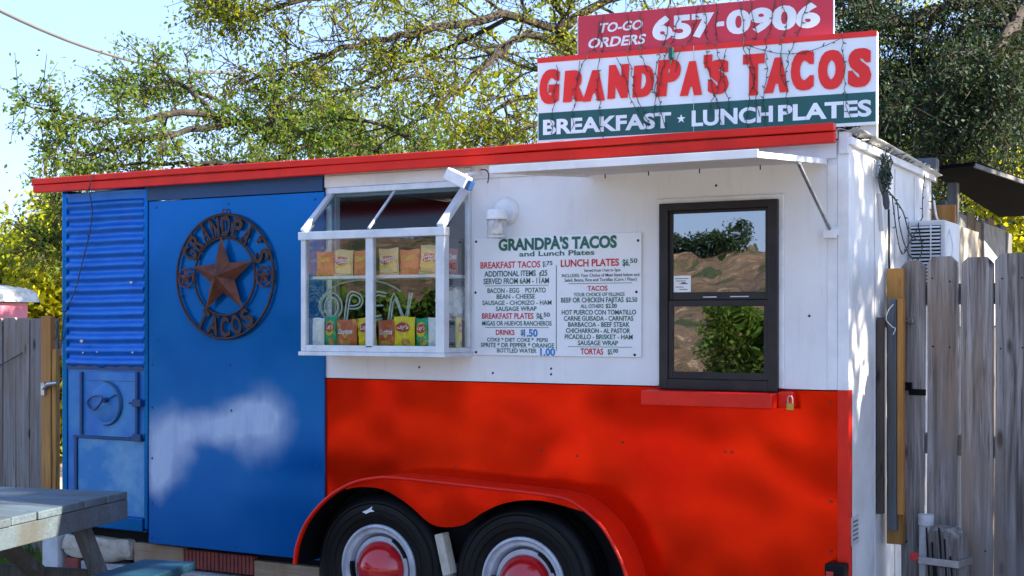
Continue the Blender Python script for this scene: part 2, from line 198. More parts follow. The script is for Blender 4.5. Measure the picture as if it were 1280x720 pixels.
M['rust'] = paint('rusty_iron', (.16,.045,.018), (.06,.022,.014), .6, vs=14, metal=.35, grain=.001, grainscale=90)
M['signwhite'] = paint('sign_white', (.76,.80,.84), (.70,.74,.78), .35, vs=3, dirt=.08)
M['signred'] = paint('sign_red', (.80,.012,.005), (.72,.010,.004), .4, vs=5)
M['phonered'] = paint('faded_phone_sign_red', (.55,.022,.045), (.50,.020,.04), .35, vs=4)
M['signgreen'] = paint('sign_green', (.004,.085,.075), (.004,.07,.062), .35, vs=4)
M['boardwhite'] = paint('menu_board_white', (.78,.81,.83), (.74,.77,.80), .3, vs=3)
M['tx_g'] = paint('green_print', (.006,.13,.095), None, .45)
M['tx_r'] = paint('red_print', (.60,.012,.02), None, .45)
M['tx_k'] = paint('grey_print', (.06,.09,.10), None, .5)
M['tx_b'] = paint('blue_sticker_digits', (.01,.20,.55), None, .4)
M['lens_blue'] = paint('blue_lens', (.01,.06,.22), None, .15)
M['tx_w'] = paint('white_print', (.80,.83,.86), None, .4)
M['wire'] = paint('green_wire', (.008,.022,.016), (.012,.035,.022), .5)
M['cablegrey'] = paint('grey_cable', (.10,.10,.10), None, .6)
M['blackwire'] = paint('black_cable', (.012,.012,.012), None, .5)
M['bulb'] = paint('mini_bulb_sockets', (.012,.07,.045), (.01,.03,.03), .3)
M['lamp_glass'] = glass('lamp_jar_glass', .12, (.92,.93,.92), .08)
M['glass'] = glass('serving_window_glass', .35, (.35,.37,.37), rough=.008, wave=.0010)
M['bayglass'] = glass('display_glass', .11, (.95,.97,.96), wave=.0006)
M['baytop'] = glass('sky_teal_top_glass', .07, (.40,.52,.57), .16, graze=.4)  # teal tint stands in for the sky reflected in the sloped panes
M['neon'] = paint('unlit_neon_tube', (.55,.62,.60), None, .15)
M['fence'] = wood('weathered_fence_wood', (.43,.40,.385), (.065,.048,.038))
M['fence_l'] = wood('weathered_pale_fence_wood', (.36,.33,.31), (.17,.145,.13))
M['newwood'] = wood('treated_orange_lumber', (.56,.29,.07), (.36,.15,.03), rough=.7, ring=18, randv=.1)
M['bluewood'] = wood('grey_blue_weathered_stud', (.16,.20,.24), (.07,.085,.10), ring=20, knots=False)
M['brownwood'] = wood('brown_rotten_plank', (.16,.12,.09), (.04,.03,.025), ring=18)
M['shedwood'] = wood('shed_boards', (.30,.24,.19), (.12,.09,.07), ring=14)
M['shedgrey'] = wood('grey_shed_boards', (.24,.26,.27), (.12,.12,.12), ring=14)
M['tablewood'] = wood('grey_painted_table_plank', (.095,.135,.165), (.06,.085,.105), axis=0, ring=26, knots=False, randv=.12, rough=.6)
M['bench'] = wood('blue_painted_bench_plank', (.010,.075,.13), (.01,.05,.09), axis=0, ring=26, knots=False, randv=.05, rough=.5)
M['tableleg'] = wood('grey_table_leg_wood', (.11,.115,.11), (.05,.05,.048), axis=2, ring=22, knots=False, randv=.2)
M['stone'] = paint('limestone', (.50,.46,.38), (.34,.29,.22), .9, vs=9, grain=.01, grainscale=22)
M['conc'] = paint('concrete_block', (.33,.34,.35), (.22,.22,.22), .9, vs=14, grain=.003, grainscale=60)
M['whiteblock'] = paint('pale_painted_block', (.55,.56,.57), (.42,.42,.42), .8, vs=10, grain=.002)
M['brick'] = paint('red_clay_brick', (.24,.05,.035), (.15,.035,.028), .85, vs=12, grain=.002, grainscale=80)
M['timber'] = wood('cut_timber_block', (.36,.27,.18), (.20,.14,.09), axis=0, ring=24)
M['brass'] = paint('brass_padlock', (.42,.27,.08), None, .3, metal=.9)
M['bark'] = paint('oak_bark', (.045,.034,.026), (.014,.012,.010), .9, vs=14, stretch=(1,1,.3), grain=.012, grainscale=30)
M['leaf'] = leafmat('oak_leaves', (.052,.098,.007), (.105,.105,.010), (.46,.46,.03), .45)
M['leafblue'] = leafmat('elm_leaves', (.040,.095,.014), (.082,.105,.012), (.34,.42,.04), .43)
M['cedar'] = leafmat('cedar_leaves', (.010,.030,.014), (.022,.042,.012), (.08,.11,.02), .2)
M['yleaf'] = leafmat('sunlit_yellow_leaves', (.17,.22,.010), (.26,.25,.012), (.85,.80,.03), .6)
M['hedge'] = leafmat('hedge_leaves', (.045,.10,.012), (.08,.12,.02), (.22,.28,.04), .3)

# ---------------------------------------------------------------- mesh helpers
W = {}
class MB:
    def __init__(s): s.v = []; s.f = []; s.mi = []; s.cur = 0
    def add(s, vs, fs):
        b = len(s.v); s.v += [tuple(p) for p in vs]; s.f += [tuple(b+i for i in f) for f in fs]; s.mi += [s.cur]*len(fs); return s
    def box(s, x0, x1, y0, y1, z0, z1, M_=None):
        vs = [(x, y, z) for z in (z0, z1) for y in (y0, y1) for x in (x0, x1)]
        if M_ is not None: vs = [M_ @ Vector(p) for p in vs]
        return s.add(vs, [(0,2,3,1),(4,5,7,6),(0,1,5,4),(2,6,7,3),(0,4,6,2),(1,3,7,5)])
    def beam(s, a, b, w, t, up=(0,0,1)):
        a = Vector(a); b = Vector(b); d = (b-a); L = d.length; d.normalize(); u = Vector(up)
        sx = d.cross(u).normalized(); sz = sx.cross(d).normalized()
        m = Matrix.Translation(a) @ Matrix((sx, d, sz)).transposed().to_4x4()
        return s.box(-w/2, w/2, 0, L, -t/2, t/2, m)
    def prism(s, pts, y0, y1, M_=None, plane='xz'):
        n = len(pts)
        if plane == 'xz': vs = [(p[0], y0, p[1]) for p in pts] + [(p[0], y1, p[1]) for p in pts]
        elif plane == 'yz': vs = [(y0, p[0], p[1]) for p in pts] + [(y1, p[0], p[1]) for p in pts]
        else: vs = [(p[0], p[1], y0) for p in pts] + [(p[0], p[1], y1) for p in pts]
        if M_ is not None: vs = [M_ @ Vector(p) for p in vs]
        return s.add(vs, [tuple(range(n)), tuple(range(2*n-1, n-1, -1))] + [(i, i+n, (i+1) % n+n, (i+1) % n) for i in range(n)])
    def tube(s, path, r, n=6, closed=False, caps=True):
        P_ = [Vector(p) for p in path]; k = len(P_); rs = r if isinstance(r, (list, tuple)) else [r]*k
        vs = []; prev = None
        for i, p in enumerate(P_):
            if closed: d = P_[(i+1) % k]-P_[i-1]
            else: d = P_[min(i+1, k-1)]-P_[max(i-1, 0)]
            if d.length < 1e-9: d = Vector((0,0,1))
            d.normalize()
            if prev is None: a = d.orthogonal().normalized()
            else:
                a = prev - d*prev.dot(d)
                a = a.normalized() if a.length > 1e-6 else d.orthogonal().normalized()
            prev = a; b = d.cross(a)
            for j in range(n):
                t = 2*math.pi*j/n; vs.append(p + (a*math.cos(t)+b*math.sin(t))*rs[i])
        fs = []
        for i in range(k if closed else k-1):
            i2 = (i+1) % k
            for j in range(n): fs.append((i*n+j, i*n+(j+1) % n, i2*n+(j+1) % n, i2*n+j))
        if not closed and caps: fs += [tuple(range(n-1, -1, -1)), tuple((k-1)*n+j for j in range(n))]
        return s.add(vs, fs)
    def lathe(s, prof, c, axis='y', n=48, cap=False):
        vs = []; k = len(prof)
        for j in range(n):
            t = 2*math.pi*j/n
            for r, h in prof:
                if axis == 'y': vs.append((c[0]+r*math.cos(t), c[1]+h, c[2]+r*math.sin(t)))
                else: vs.append((c[0]+r*math.cos(t), c[1]+r*math.sin(t), c[2]+h))
        fs = [(j*k+i, j*k+i+1, ((j+1) % n)*k+i+1, ((j+1) % n)*k+i) for j in range(n) for i in range(k-1)]
        return s.add(vs, fs)
    def build(s, name, mat, parent=None, frame=None, bevel=0, smooth=False, kind=None, label=None, seg=2, angle=35):
        me = bpy.data.meshes.new(name)
        vs = s.v
        Wp = W.get(parent.name, Matrix()) if parent else Matrix()
        T = Wp.inverted() @ (frame if frame is not None else Matrix())
        vs = [tuple(T @ Vector(p)) for p in vs]
        me.from_pydata(vs, [], s.f); me.validate()
        mats = mat if isinstance(mat, (list, tuple)) else [mat]
        for m in mats: me.materials.append(M[m] if isinstance(m, str) else m)
        if len(mats) > 1 and len(me.polygons) == len(s.mi): me.polygons.foreach_set('material_index', s.mi)
        bm = bmesh.new(); bm.from_mesh(me); bmesh.ops.recalc_face_normals(bm, faces=bm.faces); bm.to_mesh(me); bm.free()
        if smooth:
            me.polygons.foreach_set('use_smooth', [True]*len(me.polygons)); me.set_sharp_from_angle(angle=R(angle))
        o = bpy.data.objects.new(name, me); COL.objects.link(o)
        if parent: o.parent = parent
        W[o.name] = Wp.copy()
        if bevel:
            bv = o.modifiers.new('b', 'BEVEL'); bv.width = bevel; bv.segments = seg; bv.limit_method = 'ANGLE'
        if kind: o['kind'] = kind
        if label: o['label'] = label
        return o
def thing(name, label, cat, loc=(0,0,0), rz=0, group=None):
    o = bpy.data.objects.new(name, None); COL.objects.link(o); o.location = loc; o.rotation_euler = (0,0,rz); o.empty_display_size = .1
    W[o.name] = Matrix.Translation(loc) @ Matrix.Rotation(rz, 4, 'Z')
    o['label'] = label; o['category'] = cat
    if group: o['group'] = group
    return o
def tag(o, label=None, cat=None, group=None, kind=None):
    for k, v in (('label', label), ('category', cat), ('group', group), ('kind', kind)):
        if v: o[k] = v
    return o
def part(o, parent, M4=None):      # a copy of a part under a parent, same mesh
    c = o.copy(); COL.objects.link(c); c.parent = parent
    W[c.name] = W.get(parent.name, Matrix()).copy()
    if M4 is not None: c.matrix_local = M4
    return c
def copy_thing(t, loc, rz=0, label=None):
    c = t.copy(); COL.objects.link(c); c.location = loc; c.rotation_euler = (0,0,rz)
    W[c.name] = Matrix.Translation(loc) @ Matrix.Rotation(rz, 4, 'Z')
    if label: c['label'] = label
    for ch in list(t.children):
        d = ch.copy(); COL.objects.link(d); d.parent = c
        for g in list(ch.children):
            e = g.copy(); COL.objects.link(e); e.parent = d
    return c
_tc = {}
def textgeo(txt, weight=0.0, shear=0.0, spacing=1.0):
    key = (txt, round(weight, 4), shear, spacing)
    if key in _tc: return _tc[key]
    c = bpy.data.curves.new('t', 'FONT'); c.body = txt; c.offset = weight; c.shear = shear; c.space_character = spacing; c.resolution_u = 4
    c.extrude = 0; c.align_x = 'LEFT'
    o = bpy.data.objects.new('t', c); COL.objects.link(o)
    me = bpy.data.meshes.new_from_object(o.evaluated_get(bpy.context.evaluated_depsgraph_get()))
    v = [(q.co.x, q.co.y) for q in me.vertices]; f = [tuple(p.vertices) for p in me.polygons]
    bpy.data.objects.remove(o); bpy.data.curves.remove(c); bpy.data.meshes.remove(me)
    _tc[key] = (v, f); return v, f
_cap = {}
def text_into(mb, txt, x0, x1, z0, h, y, weight=0.0, shear=0.0, fitbox=False, thick=.0008, spacing=1.0):
    """print txt on the plane y, between x0 and x1, cap height h above the baseline z0"""
    v, f = textgeo(txt, weight, shear, spacing)
    if not v: return
    ax = min(p[0] for p in v); bx = max(p[0] for p in v)
    if fitbox: ay = min(p[1] for p in v); by = max(p[1] for p in v)
    else:
        hv, _ = textgeo('H', weight, 0); ay = min(p[1] for p in hv); by = max(p[1] for p in hv)
    sx = (x1-x0)/(bx-ax); sz = h/(by-ay)
    mb.add([(x0+(p[0]-ax)*sx, y, z0+(p[1]-ay)*sz) for p in v], f)
def grid_wall(mb, x0, x1, z0, z1, holes, y0, y1):
    xs = sorted({x0, x1, *[h[i] for h in holes for i in (0, 1)]}); zs = sorted({z0, z1, *[h[i] for h in holes for i in (2, 3)]})
    def solid(i, j):
        if i < 0 or j < 0 or i >= len(xs)-1 or j >= len(zs)-1: return False
        cx = (xs[i]+xs[i+1])/2; cz = (zs[j]+zs[j+1])/2
        return not any(h[0] < cx < h[1] and h[2] < cz < h[3] for h in holes)
    for i in range(len(xs)-1):
        for j in range(len(zs)-1):
            if not solid(i, j): continue
            a, b, c, d = xs[i], xs[i+1], zs[j], zs[j+1]
            mb.add([(a,y0,c),(b,y0,c),(b,y0,d),(a,y0,d)], [(0,1,2,3)]); mb.add([(a,y1,c),(b,y1,c),(b,y1,d),(a,y1,d)], [(3,2,1,0)])
            if not solid(i-1, j): mb.add([(a,y0,c),(a,y1,c),(a,y1,d),(a,y0,d)], [(0,1,2,3)])
            if not solid(i+1, j): mb.add([(b,y0,c),(b,y1,c),(b,y1,d),(b,y0,d)], [(3,2,1,0)])
            if not solid(i, j-1): mb.add([(a,y0,c),(b,y0,c),(b,y1,c),(a,y1,c)], [(3,2,1,0)])
            if not solid(i, j+1): mb.add([(a,y0,d),(b,y0,d),(b,y1,d),(a,y1,d)], [(0,1,2,3)])
def rough_box(x0, x1, y0, y1, z0, z1, seg=6, amp=.012, seed=1):
    bm = bmesh.new(); bmesh.ops.create_cube(bm, size=1)
    bmesh.ops.subdivide_edges(bm, edges=bm.edges, cuts=seg, use_grid_fill=True)
    r = random.Random(seed); c = Vector(((x0+x1)/2, (y0+y1)/2, (z0+z1)/2)); s = Vector((x1-x0, y1-y0, z1-z0))
    ph = [r.uniform(0, 9) for _ in range(6)]
    for v in bm.verts:
        u = v.co.copy(); rr = Vector((u.x, u.y, u.z)); k = 1 - .10*max(0, (abs(rr.x)+abs(rr.y)+abs(rr.z))-.95)*2
        p = Vector((u.x*s.x, u.y*s.y, u.z*s.z))*k
        p += Vector((math.sin(u.z*9+ph[0])*math.cos(u.y*7+ph[1]), math.sin(u.x*11+ph[2]), math.sin(u.x*13+ph[3])*math.cos(u.z*5+ph[4])))*amp + Vector([r.uniform(-1, 1) for _ in range(3)])*amp*.4
        v.co = c+p
    mb = MB(); bm.verts.ensure_lookup_table(); bm.verts.index_update()
    mb.add([tuple(v.co) for v in bm.verts], [tuple(v.index for v in f.verts) for f in bm.faces]); bm.free(); return mb

# ================================================================ SETTING
def gmat():
    m, n, b = newmat('gravel_ground')
    v = coords(n, (1,1,1), False)
    c = mixc(n, ramp(n, noise(n, v, 40, 6, .7), .35, .65), (.42,.37,.30), (.31,.27,.215))
    c = mixc(n, ramp(n, noise(n, v, .35, 4), .45, .6), c, (.34,.30,.23))
    n.links.new(c, b.inputs['Base Color']); b.inputs['Roughness'].default_value = .95
    bump(n, b, noise(n, v, 60, 4), .01); return m
M['ground'] = gmat()
g = MB(); g.add([(-400,-400,0),(400,-400,0),(400,400,0),(-400,400,0)], [(0,1,2,3)])
tag(g.build('ground', 'ground'), kind='structure')
M['asphalt'] = paint('worn_asphalt', (.085,.085,.088), (.13,.125,.12), .85, vs=2, grain=.004, grainscale=60)
g = MB(); g.add([(-14,-5.2,.004),(14,-4.6,.004),(14,5,.004),(-2.9,5,.004),(-2.9,-.3,.004),(-14,-.3,.004)], [(0,1,2,3,4,5)])
tag(g.build('parking_pad', 'asphalt'), kind='structure')
def lawn_patch(x0, x1, y0, y1, n, label):
    g = MB()
    for _ in range(n):
        x = random.uniform(x0, x1); y = random.uniform(y0, y1); h = random.uniform(.04, .16); a = random.uniform(0, 6.28); w = .006
        dx, dy = math.cos(a)*w, math.sin(a)*w; lx, ly = random.gauss(0, .03), random.gauss(0, .03)
        g.add([(x-dx, y-dy, 0), (x+dx, y+dy, 0), (x+lx, y+ly, h)], [(0,1,2)])
    return tag(g.build('grass', 'hedge'), label, 'grass', kind='stuff')
lawn_patch(-5.4, -2.7, -.6, 1.6, 9000, 'green grass growing beside the left end of the trailer')

# ================================================================ TRAILER
TX0, TX1, TD = -2.835, 1.54, 1.6
T = thing('food_trailer', 'taco trailer painted blue, white and red like a flag, on two wheels', 'food trailer', (-.65, .8, 0))
OUT = [(-1.083,.36),(-1.064,.458),(-1.002,.577),(-.885,.692),(-.746,.768),(-.61,.800),(-.477,.806),(-.053,.790),(.306,.773),(.421,.745),(.534,.668),(.608,.565),(.655,.458),(.672,.33)]
def smoothline(pts, k=5):
    out = []
    for i in range(len(pts)-1):
        p0 = pts[max(i-1, 0)]; p1 = pts[i]; p2 = pts[i+1]; p3 = pts[min(i+2, len(pts)-1)]
        for j in range(k):
            t = j/k
            out.append(tuple(.5*((2*p1[a])+(-p0[a]+p2[a])*t+(2*p0[a]-5*p1[a]+4*p2[a]-p3[a])*t*t+(-p0[a]+3*p1[a]-3*p2[a]+p3[a])*t**3) for a in range(len(p1))))
    out.append(tuple(pts[-1])); return out
OUTS = smoothline(OUT, 5)
# upper white wall with the two openings
mb = MB(); grid_wall(mb, -1.046, TX1-.035, 1.2505, 2.26, [(-.985,-.24,1.40,2.135), (.748,1.243,1.245,2.018)], 0, .035)
mb.build('upper_panel', 'white', T)
mb = MB()
pts = [(1.505,1.25),(-1.046,1.25),(-1.046,.50)] + [p for p in OUTS if p[0] > -1.03 and p[1] > .34][:-1] + [(.66,.25),(1.505,.25)]
mb.prism(pts, 0, .035); mb.build('lower_panel', 'red', T)
# corner angles, right end
mb = MB(); mb.box(1.497,1.543,-.006,.05,.25,1.25); mb.build('corner_trim', 'redtrim', T, bevel=.002)
mb = MB(); mb.box(1.497,1.543,-.0055,.05,1.2503,2.255); mb.box(1.455,1.496,-.004,.002,1.2505,2.16); mb.build('corner_trim', 'trim_white', T, bevel=.002)
# blue flat panel
mb = MB(); mb.box(-2.195,-1.043,-.014,-.001,.347,2.165); mb.build('blue_panel', 'glare_blue', T, bevel=.002)
mb = MB(); mb.box(-2.205,-1.05,-.022,-.001,2.168,2.262); mb.build('header_board', 'bluedark', T, bevel=.002)
mb = MB(); mb.box(-2.222,-2.197,-.02,-.001,.42,2.262); mb.build('panel_edge_strip', 'blue', T, bevel=.002)
mb = MB(); mb.box(-2.838,-2.802,-.012,.03,.40,2.262); mb.build('corner_trim', 'blue', T, bevel=.003)
mb = MB()
for x, z in [(-2.135,1.43),(-1.64,1.305),(-1.1,1.42),(-2.17,1.07),(-1.63,1.07),(-2.17,.80),(-2.17,.56),(-1.09,.82),(-1.09,1.40),(-2.17,1.30),(-2.14,2.13),(-1.65,2.13),(-1.1,2.13),(-2.17,.38),(-1.6,.375)]:
    mb.lathe([(0,-.0035),(.005,-.003),(.007,0)], (x, -.014, z), n=8)
for x, z in [(-.5,1.31),(-.1,1.29),(.2,1.315),(1.38,1.55),(.98,2.1),(.2,1.29)]:
    mb.lathe([(0,-.003),(.004,-.0025),(.006,0)], (x, 0, z), n=8)
mb.build('screws', 'bluedark', T, kind='stuff')
mb = MB()
for x, z in [(-.3,.85),(.15,.95),(.55,1.0),(1.05,.98),(1.47,1.2),(1.47,.8),(1.47,.6),(1.02,.98),(.33,.93)]:
    mb.lathe([(0,-.003),(.004,-.0025),(.006,0)], (x, 0, z), n=8)
mb.build('screws', 'rust', T, kind='stuff')
# corrugated tin, horizontal ribs
mb = MB(); nx_, nz_ = 44, 220; x0, x1, z0, z1 = -2.80, -2.224, 1.285, 2.235
vs = []; rr = random.Random(3); dents = [(rr.uniform(x0, x1), rr.uniform(z0, z1), rr.uniform(.02, .07), rr.uniform(-.006, .006)) for _ in range(16)]
for j in range(nz_+1):
    z = z0+(z1-z0)*j/nz_
    for i in range(nx_+1):
        x = x0+(x1-x0)*i/nx_
        y = -.012 - .0105*math.sin(2*math.pi*(z-z0)/.0665)*(1 if z < 2.19 else .3) + .0012*math.sin(x*13+z*5)
        for dx_, dz_, s_, a_ in dents: y += a_*math.exp(-((x-dx_)**2+(z-dz_)**2)/s_**2)
        zz = z + .002*math.sin(x*9+z*2)
        if j == 0: zz += .006*math.sin(x*60)+.004*math.sin(x*23)
        vs.append((x, y, zz))
mb.add(vs, [(j*(nx_+1)+i, j*(nx_+1)+i+1, (j+1)*(nx_+1)+i+1, (j+1)*(nx_+1)+i) for j in range(nz_) for i in range(nx_)])
ct = mb.build('corrugated_panel', 'bluetin', T, smooth=True, angle=80)
so = ct.modifiers.new('s', 'SOLIDIFY'); so.thickness = .0015
mb = MB()   # scraped bare spots and pulled nails
for x, z, s_ in [(-2.675,1.418,.012),(-2.56,1.36,.006),(-2.665,1.355,.007),(-2.3,1.36,.007),(-2.31,1.735,.01)]:
    mb.prism([(x+s_*math.cos(a)*(1+.4*math.sin(a*3)), z+s_*math.sin(a)*.7) for a in [k*.7 for k in range(9)]], -.0262, -.020)
mb.build('bare_metal_scrape', 'steel', T, kind='stuff')
# perforated flashing under the tin
mb = MB(); mb.box(-2.80,-2.224,-.010,-.001,1.262,1.30); mb.build('perforated_flashing', 'bluedark', T)
# lower left hatch wall
mb = MB(); mb.box(-2.80,-2.224,-.004,.02,.40,1.262); mb.build('lower_left_wall', 'blueold', T)
mb = MB(); mb.box(-2.80,-2.224,-.030,-.0045,.405,.475); mb.build('bottom_rail', 'blue', T, bevel=.004)
mb = MB(); mb.box(-2.715,-2.228,-.011,-.0045,.480,.885); mb.build('lower_sheet', 'bluewear', T, bevel=.001)
mb = MB(); mb.box(-2.742,-2.722,-.018,-.0045,.50,.885); mb.box(-2.70,-2.682,-.018,-.0045,.905,1.25); mb.build('upright_strip', 'bluedark', T, bevel=.002)
mb = MB(); mb.box(-2.645,-2.285,-.016,-.0045,.902,1.252); mb.box(-2.645,-2.285,-.020,-.0165,1.205,1.252)
hatch = mb.build('hatch', 'blueold', T, bevel=.002)
mb = MB(); mb.box(-2.285,-2.268,-.024,-.0045,.902,1.256); mb.box(-2.75,-2.235,-.018,-.0045,.887,.900); mb.build('hatch_edge', 'bluedark', hatch, bevel=.002)
mb = MB()   # raised crescent rim and ring handle
arc = [(-2.505+.118*math.cos(t), -.022, 1.082+.118*math.sin(t)) for t in [R(-95+i*10) for i in range(20)]]
mb.tube(arc, [.002+.009*math.sin(math.pi*i/19) for i in range(20)], 8); mb.build('round_rim', 'bluedark', hatch, smooth=True)
mb = MB(); mb.lathe([(0,-.002),(.10,-.002),(.106,.002)], (-2.505,-.0165,1.082), n=40); mb.build('round_plate', 'blueold', hatch, smooth=True)
mb = MB(); ring = [(-2.555+.072*math.cos(t)+.01*math.sin(2*t), -.045-.02*math.cos(t), 1.085+.036*math.sin(t)+.014*math.cos(t)) for t in [2*math.pi*i/26 for i in range(26)]]
mb.tube(ring, .0055, 8, closed=True); mb.tube([(-2.49,-.016,1.10),(-2.49,-.05,1.10)], .014, 10); mb.tube([(-2.49,-.03,1.10),(-2.42,-.028,1.13)], .004, 6)
mb.build('ring_handle', 'bluedark', hatch, smooth=True)
for zc in (1.09, .905):
    mb = MB(); mb.box(-2.29,-2.232,-.04,-.018,zc-.018,zc+.02); mb.tube([(-2.32,-.03,zc),(-2.235,-.03,zc)], .006, 8); mb.build('latch', 'bluedark', hatch, bevel=.003)
# ends, back, floor, roof
mb = MB(); mb.box(TX0,TX0+.03,.031,TD,.30,2.25); mb.build('end_wall', 'blue', T)
mb = MB(); mb.box(TX1-.03,TX1,.0505,TD,.30,2.245); mb.build('end_wall', 'side_white', T)
mb = MB()
for y in (.42,.80,1.2): mb.box(1.5405,1.5435,y,y+.02,.32,2.22)
mb.build('end_wall_seam', 'side_white', T, bevel=.001)
mb = MB(); mb.box(TX0+.03,TX1-.03,TD-.03,TD,.30,2.24); mb.build('back_wall', 'dark', T)
mb = MB(); mb.box(TX0+.03,TX1-.03,.04,TD-.031,.45,.49); mb.box(TX0+.1,TX1-.05,.06,.16,.30,.449); mb.box(TX0+.1,TX1-.05,1.4,1.5,.30,.449); mb.build('floor', 'dark', T)
mb = MB(); mb.box(-1.045,-1.02,.04,TD-.031,.491,2.2); mb.build('partition', 'dark', T)
mb = MB(); mb.prism([(-1.04,.36)]+[(p[0]*.99, p[1]*.985) for p in OUTS if p[0] > -1.03][:-1]+[(.66,.36)], .0355, .05)
mb.box(-1.05,.68,.25,.27,.2,.449); mb.build('wheel_well', 'black', T)
# corrugated roof sheet running front to back
mb = MB(); nn = 240; vs = []
for i in range(nn+1):
    x = TX0-.12+(TX1+.045-TX0+.12)*i/nn; zc = .007*math.sin(2*math.pi*x/.068)
    vs += [(x, -.03, 2.297+zc), (x, .8, 2.285+zc), (x, TD+.05, 2.262+zc)]
mb.add(vs, [(3*i+k, 3*i+3+k, 3*i+4+k, 3*i+1+k) for i in range(nn) for k in (0,1)])
rf = mb.build('roof', 'roof', T, smooth=True, angle=80); so = rf.modifiers.new('s', 'SOLIDIFY'); so.thickness = .003
mb = MB(); mb.box(TX1+.001,TX1+.02,-.02,TD+.02,2.235,2.268); mb.build('roof_edge_trim', 'trim_white', T, bevel=.003)
mb = MB()
for k in range(26):
    y = .03+k*.06+random.uniform(-.03, .03); mb.beam((TX1+.02, y, 2.268), (TX1+.03+random.uniform(.0,.02), y+random.uniform(-.01,.03), 2.278+random.uniform(-.01,.014)*(1+(k==3)*2)), random.uniform(.008,.03), .002)
mb.build('torn_roof_edge', 'roof', T, kind='stuff')
# red fascia
mb = MB()
def strip(y0, y1, z0, z1, ph):
    vs = []; K = 46
    for i in range(K+1):
        x = -2.985+4.489*i/K; a = .0025*math.sin(x*3.1+ph)+.0012*math.sin(x*8.7+ph*2); b = .002*math.sin(x*2.3+ph*3)
        vs += [(x, y0+a, z0+b), (x, y1, z0+b), (x, y1, z1+b), (x, y0+a, z1+b)]
    mb.add(vs, [(0,1,2,3), (4*K+3,4*K+2,4*K+1,4*K)]+[(4*i+k, 4*i+(k+1) % 4, 4*i+4+(k+1) % 4, 4*i+4+k) for i in range(K) for k in range(4)])
strip(-.085,-.045,2.240,2.2825,1.0); strip(-.094,-.045,2.286,2.318,2.0)
mb.build('fascia', 'redtrim', T, bevel=.004)
mb = MB(); mb.box(-2.90,1.50,-.0445,-.008,2.262,2.290); mb.build('fascia_backing', 'cream', T)
mb = MB(); mb.box(1.5045,1.545,-.02,.04,2.20,2.29); mb.build('corner_cap', 'trim_white', T, bevel=.004)
mb = MB(); mb.box(-1.046,1.495,-.012,-.0005,2.185,2.258); mb.build('top_batten', 'trim_white', T, bevel=.003)
# wheels
def wheel(x):
    c = (x, -.12, .36)
    mb = MB(); prof = [(.205,.03),(.208,.008),(.222,0),(.26,-.010),(.30,-.010),(.318,-.004),(.322,-.006),(.338,.006),(.352,.022),(.3565,.045)]
    for k in range(1, 5): prof += [(.3565,.045+k*.028-.006),(.349,.045+k*.028-.005),(.349,.045+k*.028+.001),(.3565,.045+k*.028+.002)]
    prof += [(.352,.19),(.32,.205),(.21,.20)]
    w = mb.lathe(prof, c, n=72).build('wheel', 'tyre', T, smooth=True, angle=50)
    mb = MB(); mb.lathe([(.212,.012),(.208,.000),(.197,-.002),(.190,.012),(.183,.016),(.176,.012),(.168,.016),(.160,.045),(.152,.062),(.150,.07),(.10,.075),(0,.075)], c, n=72).build('rim', 'rim', w, smooth=True, angle=60)
    mb = MB(); mb.lathe([(.146,.068),(.150,.03),(.128,.028),(.126,.05)], c, n=60)
    mb.build('rim_disc', 'rim', w, smooth=True, angle=60)
    mb = MB()
    for k in range(2):
        a0 = R(42+150*k); pts = [(c[0]+r_*math.cos(a0+t), c[2]+r_*math.sin(a0+t)) for r_, ts in ((.166, (-.34,-.2,0,.2,.34)), (.153, (.34,.2,0,-.2,-.34))) for t in ts]
        mb.prism(pts, c[1]+.006, c[1]+.03)
    mb.build('rim_slots', 'black', w, kind='stuff')
    mb = MB()
    for r_ in (.245, .275, .308): mb.lathe([(r_-.003,-.0085),(r_,-.0125),(r_+.003,-.0085)], c, n=72)
    mb.build('sidewall_rings', 'tyre', w, smooth=True, kind='stuff')
    mb = MB(); mb.lathe([(.127,.052),(.129,.020),(.122,.004),(.105,-.022),(.080,-.048),(.052,-.066),(.024,-.074),(0,-.076)], c, n=60).build('hub_cap', 'hub', w, smooth=True, angle=60)
    return w
w1 = wheel(-.655)
mb = MB(); mb.prism([(-.735,.625),(-.700,.640),(-.678,.655),(-.682,.640),(-.665,.632),(-.690,.628),(-.712,.618)], -.1335, -.1305); mb.build('chalk_scuff', 'trim_white', w1)
wheel(.118)
mb = MB(); mb.tube([(-.655,.0,.36),(.118,0,.36)], .02, 8); mb.box(-.36,-.18,.02,.06,.30,.60); mb.build('axle_hanger', 'black', T)
# fender
yo, yi = -.20, -.0005
mb = MB(); n = len(OUTS); th = .007
inn = []
for i, p in enumerate(OUTS):
    a = Vector(OUTS[min(i+1, n-1)])-Vector(OUTS[max(i-1, 0)]); nrm = Vector((a.y, -a.x)).normalized(); inn.append((p[0]+nrm.x*th, p[1]+nrm.y*th))
inn = [(min(max(q[0], -1.078), .668), q[1]) for q in inn]
vs = []
for (p, q) in zip(OUTS, inn): vs += [(p[0], yo, p[1]), (p[0], yi, p[1]), (q[0], yi, q[1]), (q[0], yo, q[1])]
fs = [(0,1,2,3), tuple(4*(n-1)+k for k in (3,2,1,0))]
for i in range(n-1):
    for k in range(4): fs.append((4*i+k, 4*i+(k+1) % 4, 4*i+4+(k+1) % 4, 4*i+4+k))
mb.add(vs, fs); fen = mb.build('fender', 'redtrim', T, smooth=True, angle=40)
mb = MB(); mb.tube([(p[0], yo-.002, p[1]) for p in OUTS], .0075, 8); mb.build('lip', 'redtrim', fen, smooth=True)
mb = MB(); lin = []
